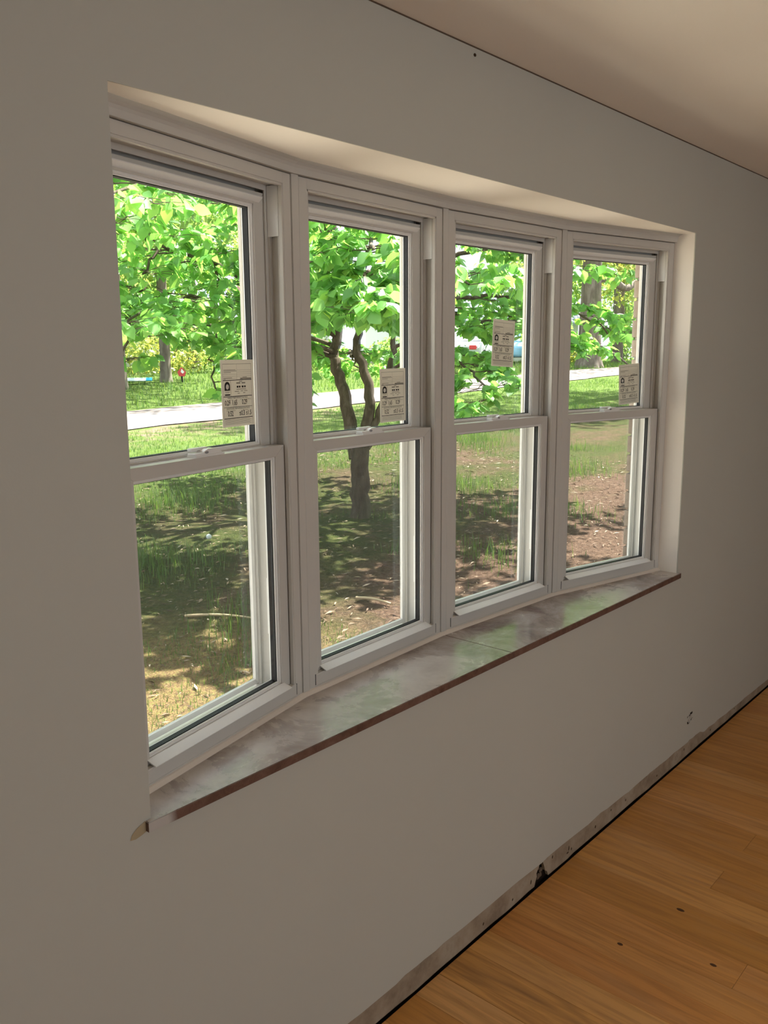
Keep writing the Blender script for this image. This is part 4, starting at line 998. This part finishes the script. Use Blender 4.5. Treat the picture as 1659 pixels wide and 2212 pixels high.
# ------------------------------------------------------------------ neighbouring houses
ROOFM = mat('slate_blue_roof', (.23, .27, .37), .8); N, L, b = nodes(ROOFM); v = coords(N, L, (.3, 1, 6)); f = noise(N, L, v, 4, 4); L.new(mix(N, L, f, (.19, .23, .33), (.29, .33, .43)), b.inputs['Base Color'])
SIDING = mat('pale_siding', (.62, .62, .64), .7); RBRICK = mat('red_brick', (.38, .20, .15), .9); PANE = mat('dark_pane', (.05, .06, .08), .1, .6); WHT = mat('white_trim', (.75, .75, .73), .6)
def house(x, y, rz, lx, ly, hw, hr, lab, wallm):
    z0 = ground_z(x, y) ; o = empty('neighbour_house', (x, y, z0), rz); tag(o, lab, 'house', 'houses across the road')
    bm = bmesh.new(); box(bm, -lx / 2, lx / 2, -ly / 2, ly / 2, -.4, hw); obj('wall', bm, wallm, o)
    rows = 9
    for s in (-1, 1):
        bm = bmesh.new()
        for k in range(rows):   # courses of roofing, each lapping the one below
            a0, a1 = k / rows, (k + 1) / rows; e = .5
            y0 = s * (ly / 2 + e) * (1 - a0); y1 = s * (ly / 2 + e) * (1 - a1); z_0 = hw - .15 + (hr + .15) * a0; z_1 = hw - .15 + (hr + .15) * a1
            q = [(-lx / 2 - .5, y0, z_0 + .05), (lx / 2 + .5, y0, z_0 + .05), (lx / 2 + .5, y1, z_1), (-lx / 2 - .5, y1, z_1), (-lx / 2 - .5, y0, z_0 - .06), (lx / 2 + .5, y0, z_0 - .06)]
            vv = [bm.verts.new(p) for p in q]; bm.faces.new((vv[0], vv[1], vv[2], vv[3])); bm.faces.new((vv[4], vv[5], vv[1], vv[0]))
        obj('roof_slope', bm, ROOFM, o)
    bm = bmesh.new()
    for s in (-1, 1):
        f_ = [bm.verts.new(p) for p in ((s * lx / 2, -ly / 2, hw), (s * lx / 2, ly / 2, hw), (s * lx / 2, 0, hw + hr))]; bm.faces.new(f_)
    obj('gable', bm, wallm, o)
    for k in range(3):
        cx = -lx / 2 + lx * (k + .5) / 3; bm = bmesh.new(); mitred(bm, cx - .8, cx + .8, .9, 2.1, .1, .1, .1, .1, -ly / 2 - .06, -ly / 2 + .02, 0); w_ = obj('window', bm, WHT, o)
        bm = bmesh.new(); box(bm, cx - .72, cx + .72, -ly / 2 - .03, -ly / 2, .98, 2.02); obj('pane', bm, PANE, w_)
    bm = bmesh.new(); box(bm, lx * .22, lx * .22 + .6, -.3, .3, hw, hw + hr + .5); obj('chimney', bm, RBRICK, o)
house(26.5, 36.0, math.radians(-6), 12, 8, 2.3, 1.5, 'pale house with slate-blue roof behind the leftmost unit', SIDING)
house(40.0, 28.0, math.radians(-14), 9, 8, 2.2, 2.1, 'pale house with slate-blue roof and red chimney behind the third unit', SIDING)

# ------------------------------------------------------------------ parked cars, sign and sheet beyond the road
def car(x, y, rz, colr, lab):
    z0 = ground_z(x, y); o = empty('parked_car', (x, y, z0), rz); tag(o, lab, 'car', 'cars parked across the road')
    pm_ = mat('car_paint', colr, .25, .6, .2)
    bm = bmesh.new(); prof = [(-2.2, .35), (-2.25, .75), (-1.9, .95), (-1.2, 1.0), (1.0, 1.0), (1.9, .88), (2.2, .70), (2.25, .38), (1.9, .30), (-1.9, .30)]
    a = [bm.verts.new((p[0], -.85, p[1])) for p in prof]; c_ = [bm.verts.new((p[0], .85, p[1])) for p in prof]; bm.faces.new(a); bm.faces.new(c_[::-1])
    for i in range(len(prof)): j = (i + 1) % len(prof); bm.faces.new((a[i], c_[i], c_[j], a[j]))
    bmesh.ops.bevel(bm, geom=list(bm.edges), offset=.05, segments=2, affect='EDGES'); obj('body', bm, pm_, o)
    bm = bmesh.new(); prof = [(-1.5, .98), (-.9, 1.42), (.4, 1.45), (1.15, .98)]
    a = [bm.verts.new((p[0], -.74 if p[1] < 1.2 else -.62, p[1])) for p in prof]; c_ = [bm.verts.new((p[0], .74 if p[1] < 1.2 else .62, p[1])) for p in prof]; bm.faces.new(a); bm.faces.new(c_[::-1])
    for i in range(4): j = (i + 1) % 4; bm.faces.new((a[i], c_[i], c_[j], a[j]))
    bmesh.ops.bevel(bm, geom=list(bm.edges), offset=.04, segments=2, affect='EDGES'); obj('cabin', bm, pm_, o)
    for s in (-1, 1):
        bm = bmesh.new(); f_ = [bm.verts.new((p[0], s * p[2], p[1])) for p in ((-1.2, 1.04, .745), (-.85, 1.37, .655), (-.2, 1.38, .655), (-.2, 1.04, .745))]; bm.faces.new(f_); obj('side_window', bm, PANE, o)
        bm = bmesh.new(); f_ = [bm.verts.new((p[0], s * p[2], p[1])) for p in ((-.12, 1.04, .745), (-.12, 1.38, .655), (.36, 1.38, .655), (.9, 1.04, .745))]; bm.faces.new(f_); obj('side_window', bm, PANE, o)
        for wx in (-1.4, 1.4):
            bm = bmesh.new(); bmesh.ops.create_cone(bm, cap_ends=True, segments=20, radius1=.33, radius2=.33, depth=.22, matrix=Matrix.Translation((wx, s * .76, .33)) @ Matrix.Rotation(math.pi / 2, 4, 'X')); w_ = obj('wheel', bm, DARK, o)
            bm = bmesh.new(); bmesh.ops.create_cone(bm, cap_ends=True, segments=16, radius1=.2, radius2=.17, depth=.24, matrix=Matrix.Translation((wx, s * .76, .33)) @ Matrix.Rotation(math.pi / 2, 4, 'X')); obj('hub_cap', bm, GREYV, w_)
    for s in (-1, 1):
        bm = bmesh.new(); box(bm, -2.28, -2.15, s * .62 - .14, s * .62 + .14, .66, .82, .02); obj('tail_light', bm, mat('red_lens', (.6, .03, .03), .3), o)
car(28.5, 19.6, math.radians(20), (.55, .57, .60), 'silver car parked across the road left of the label mid-glass')
car(33.5, 19.9, math.radians(12), (.25, .50, .72), 'light blue car half hidden left of the massive oak')
# red and white sign
x, y = 15.25, 21.1; z0 = ground_z(x, y); sg = empty('road_sign', (x, y, z0), math.radians(-36)); tag(sg, 'small red and white sign on a short dark post beyond the road', 'sign')
bm = bmesh.new(); box(bm, -.03, .03, -.03, .03, -.1, .22, .004); obj('post', bm, DARK, sg)
bm = bmesh.new(); q = [(0, .46), (.13, .30), (.09, .17), (-.09, .17), (-.13, .30)]
a = [bm.verts.new((p[0], -.04, p[1])) for p in q]; c_ = [bm.verts.new((p[0], -.025, p[1])) for p in q]; bm.faces.new(a); bm.faces.new(c_[::-1])
for i in range(5): bm.faces.new((a[i], c_[i], c_[(i + 1) % 5], a[(i + 1) % 5]))
obj('panel', bm, mat('red_enamel', (.55, .04, .05), .4), sg)
bm = bmesh.new(); f_ = [bm.verts.new((p[0], -.0415, p[1])) for p in ((.0, .40), (.08, .30), (.03, .25), (-.03, .30))]; bm.faces.new(f_); obj('white_field', bm, WHT, sg)
# pale plastic sheet with bright blue end
x, y = 13.9, 21.4; z0 = ground_z(x, y); sh = empty('plastic_sled', (x, y, z0), math.radians(-34)); tag(sh, 'long pale plastic sled with bright blue end on the far grass', 'sled')
bm = bmesh.new(); prof = [(-.16, .12), (-.13, .10), (-.08, .16), (.08, .16), (.13, .10), (.16, .12), (.10, .20), (-.10, .20)]
extr_x(bm, prof, -.45, .22); obj('body', bm, mat('pale_plastic', (.62, .72, .78), .4), sh)
bm = bmesh.new(); extr_x(bm, [(p[0] * 1.03, p[1] + .004) for p in prof], .22, .40); obj('blue_end', bm, mat('bright_blue_plastic', (.05, .45, .75), .4), sh)
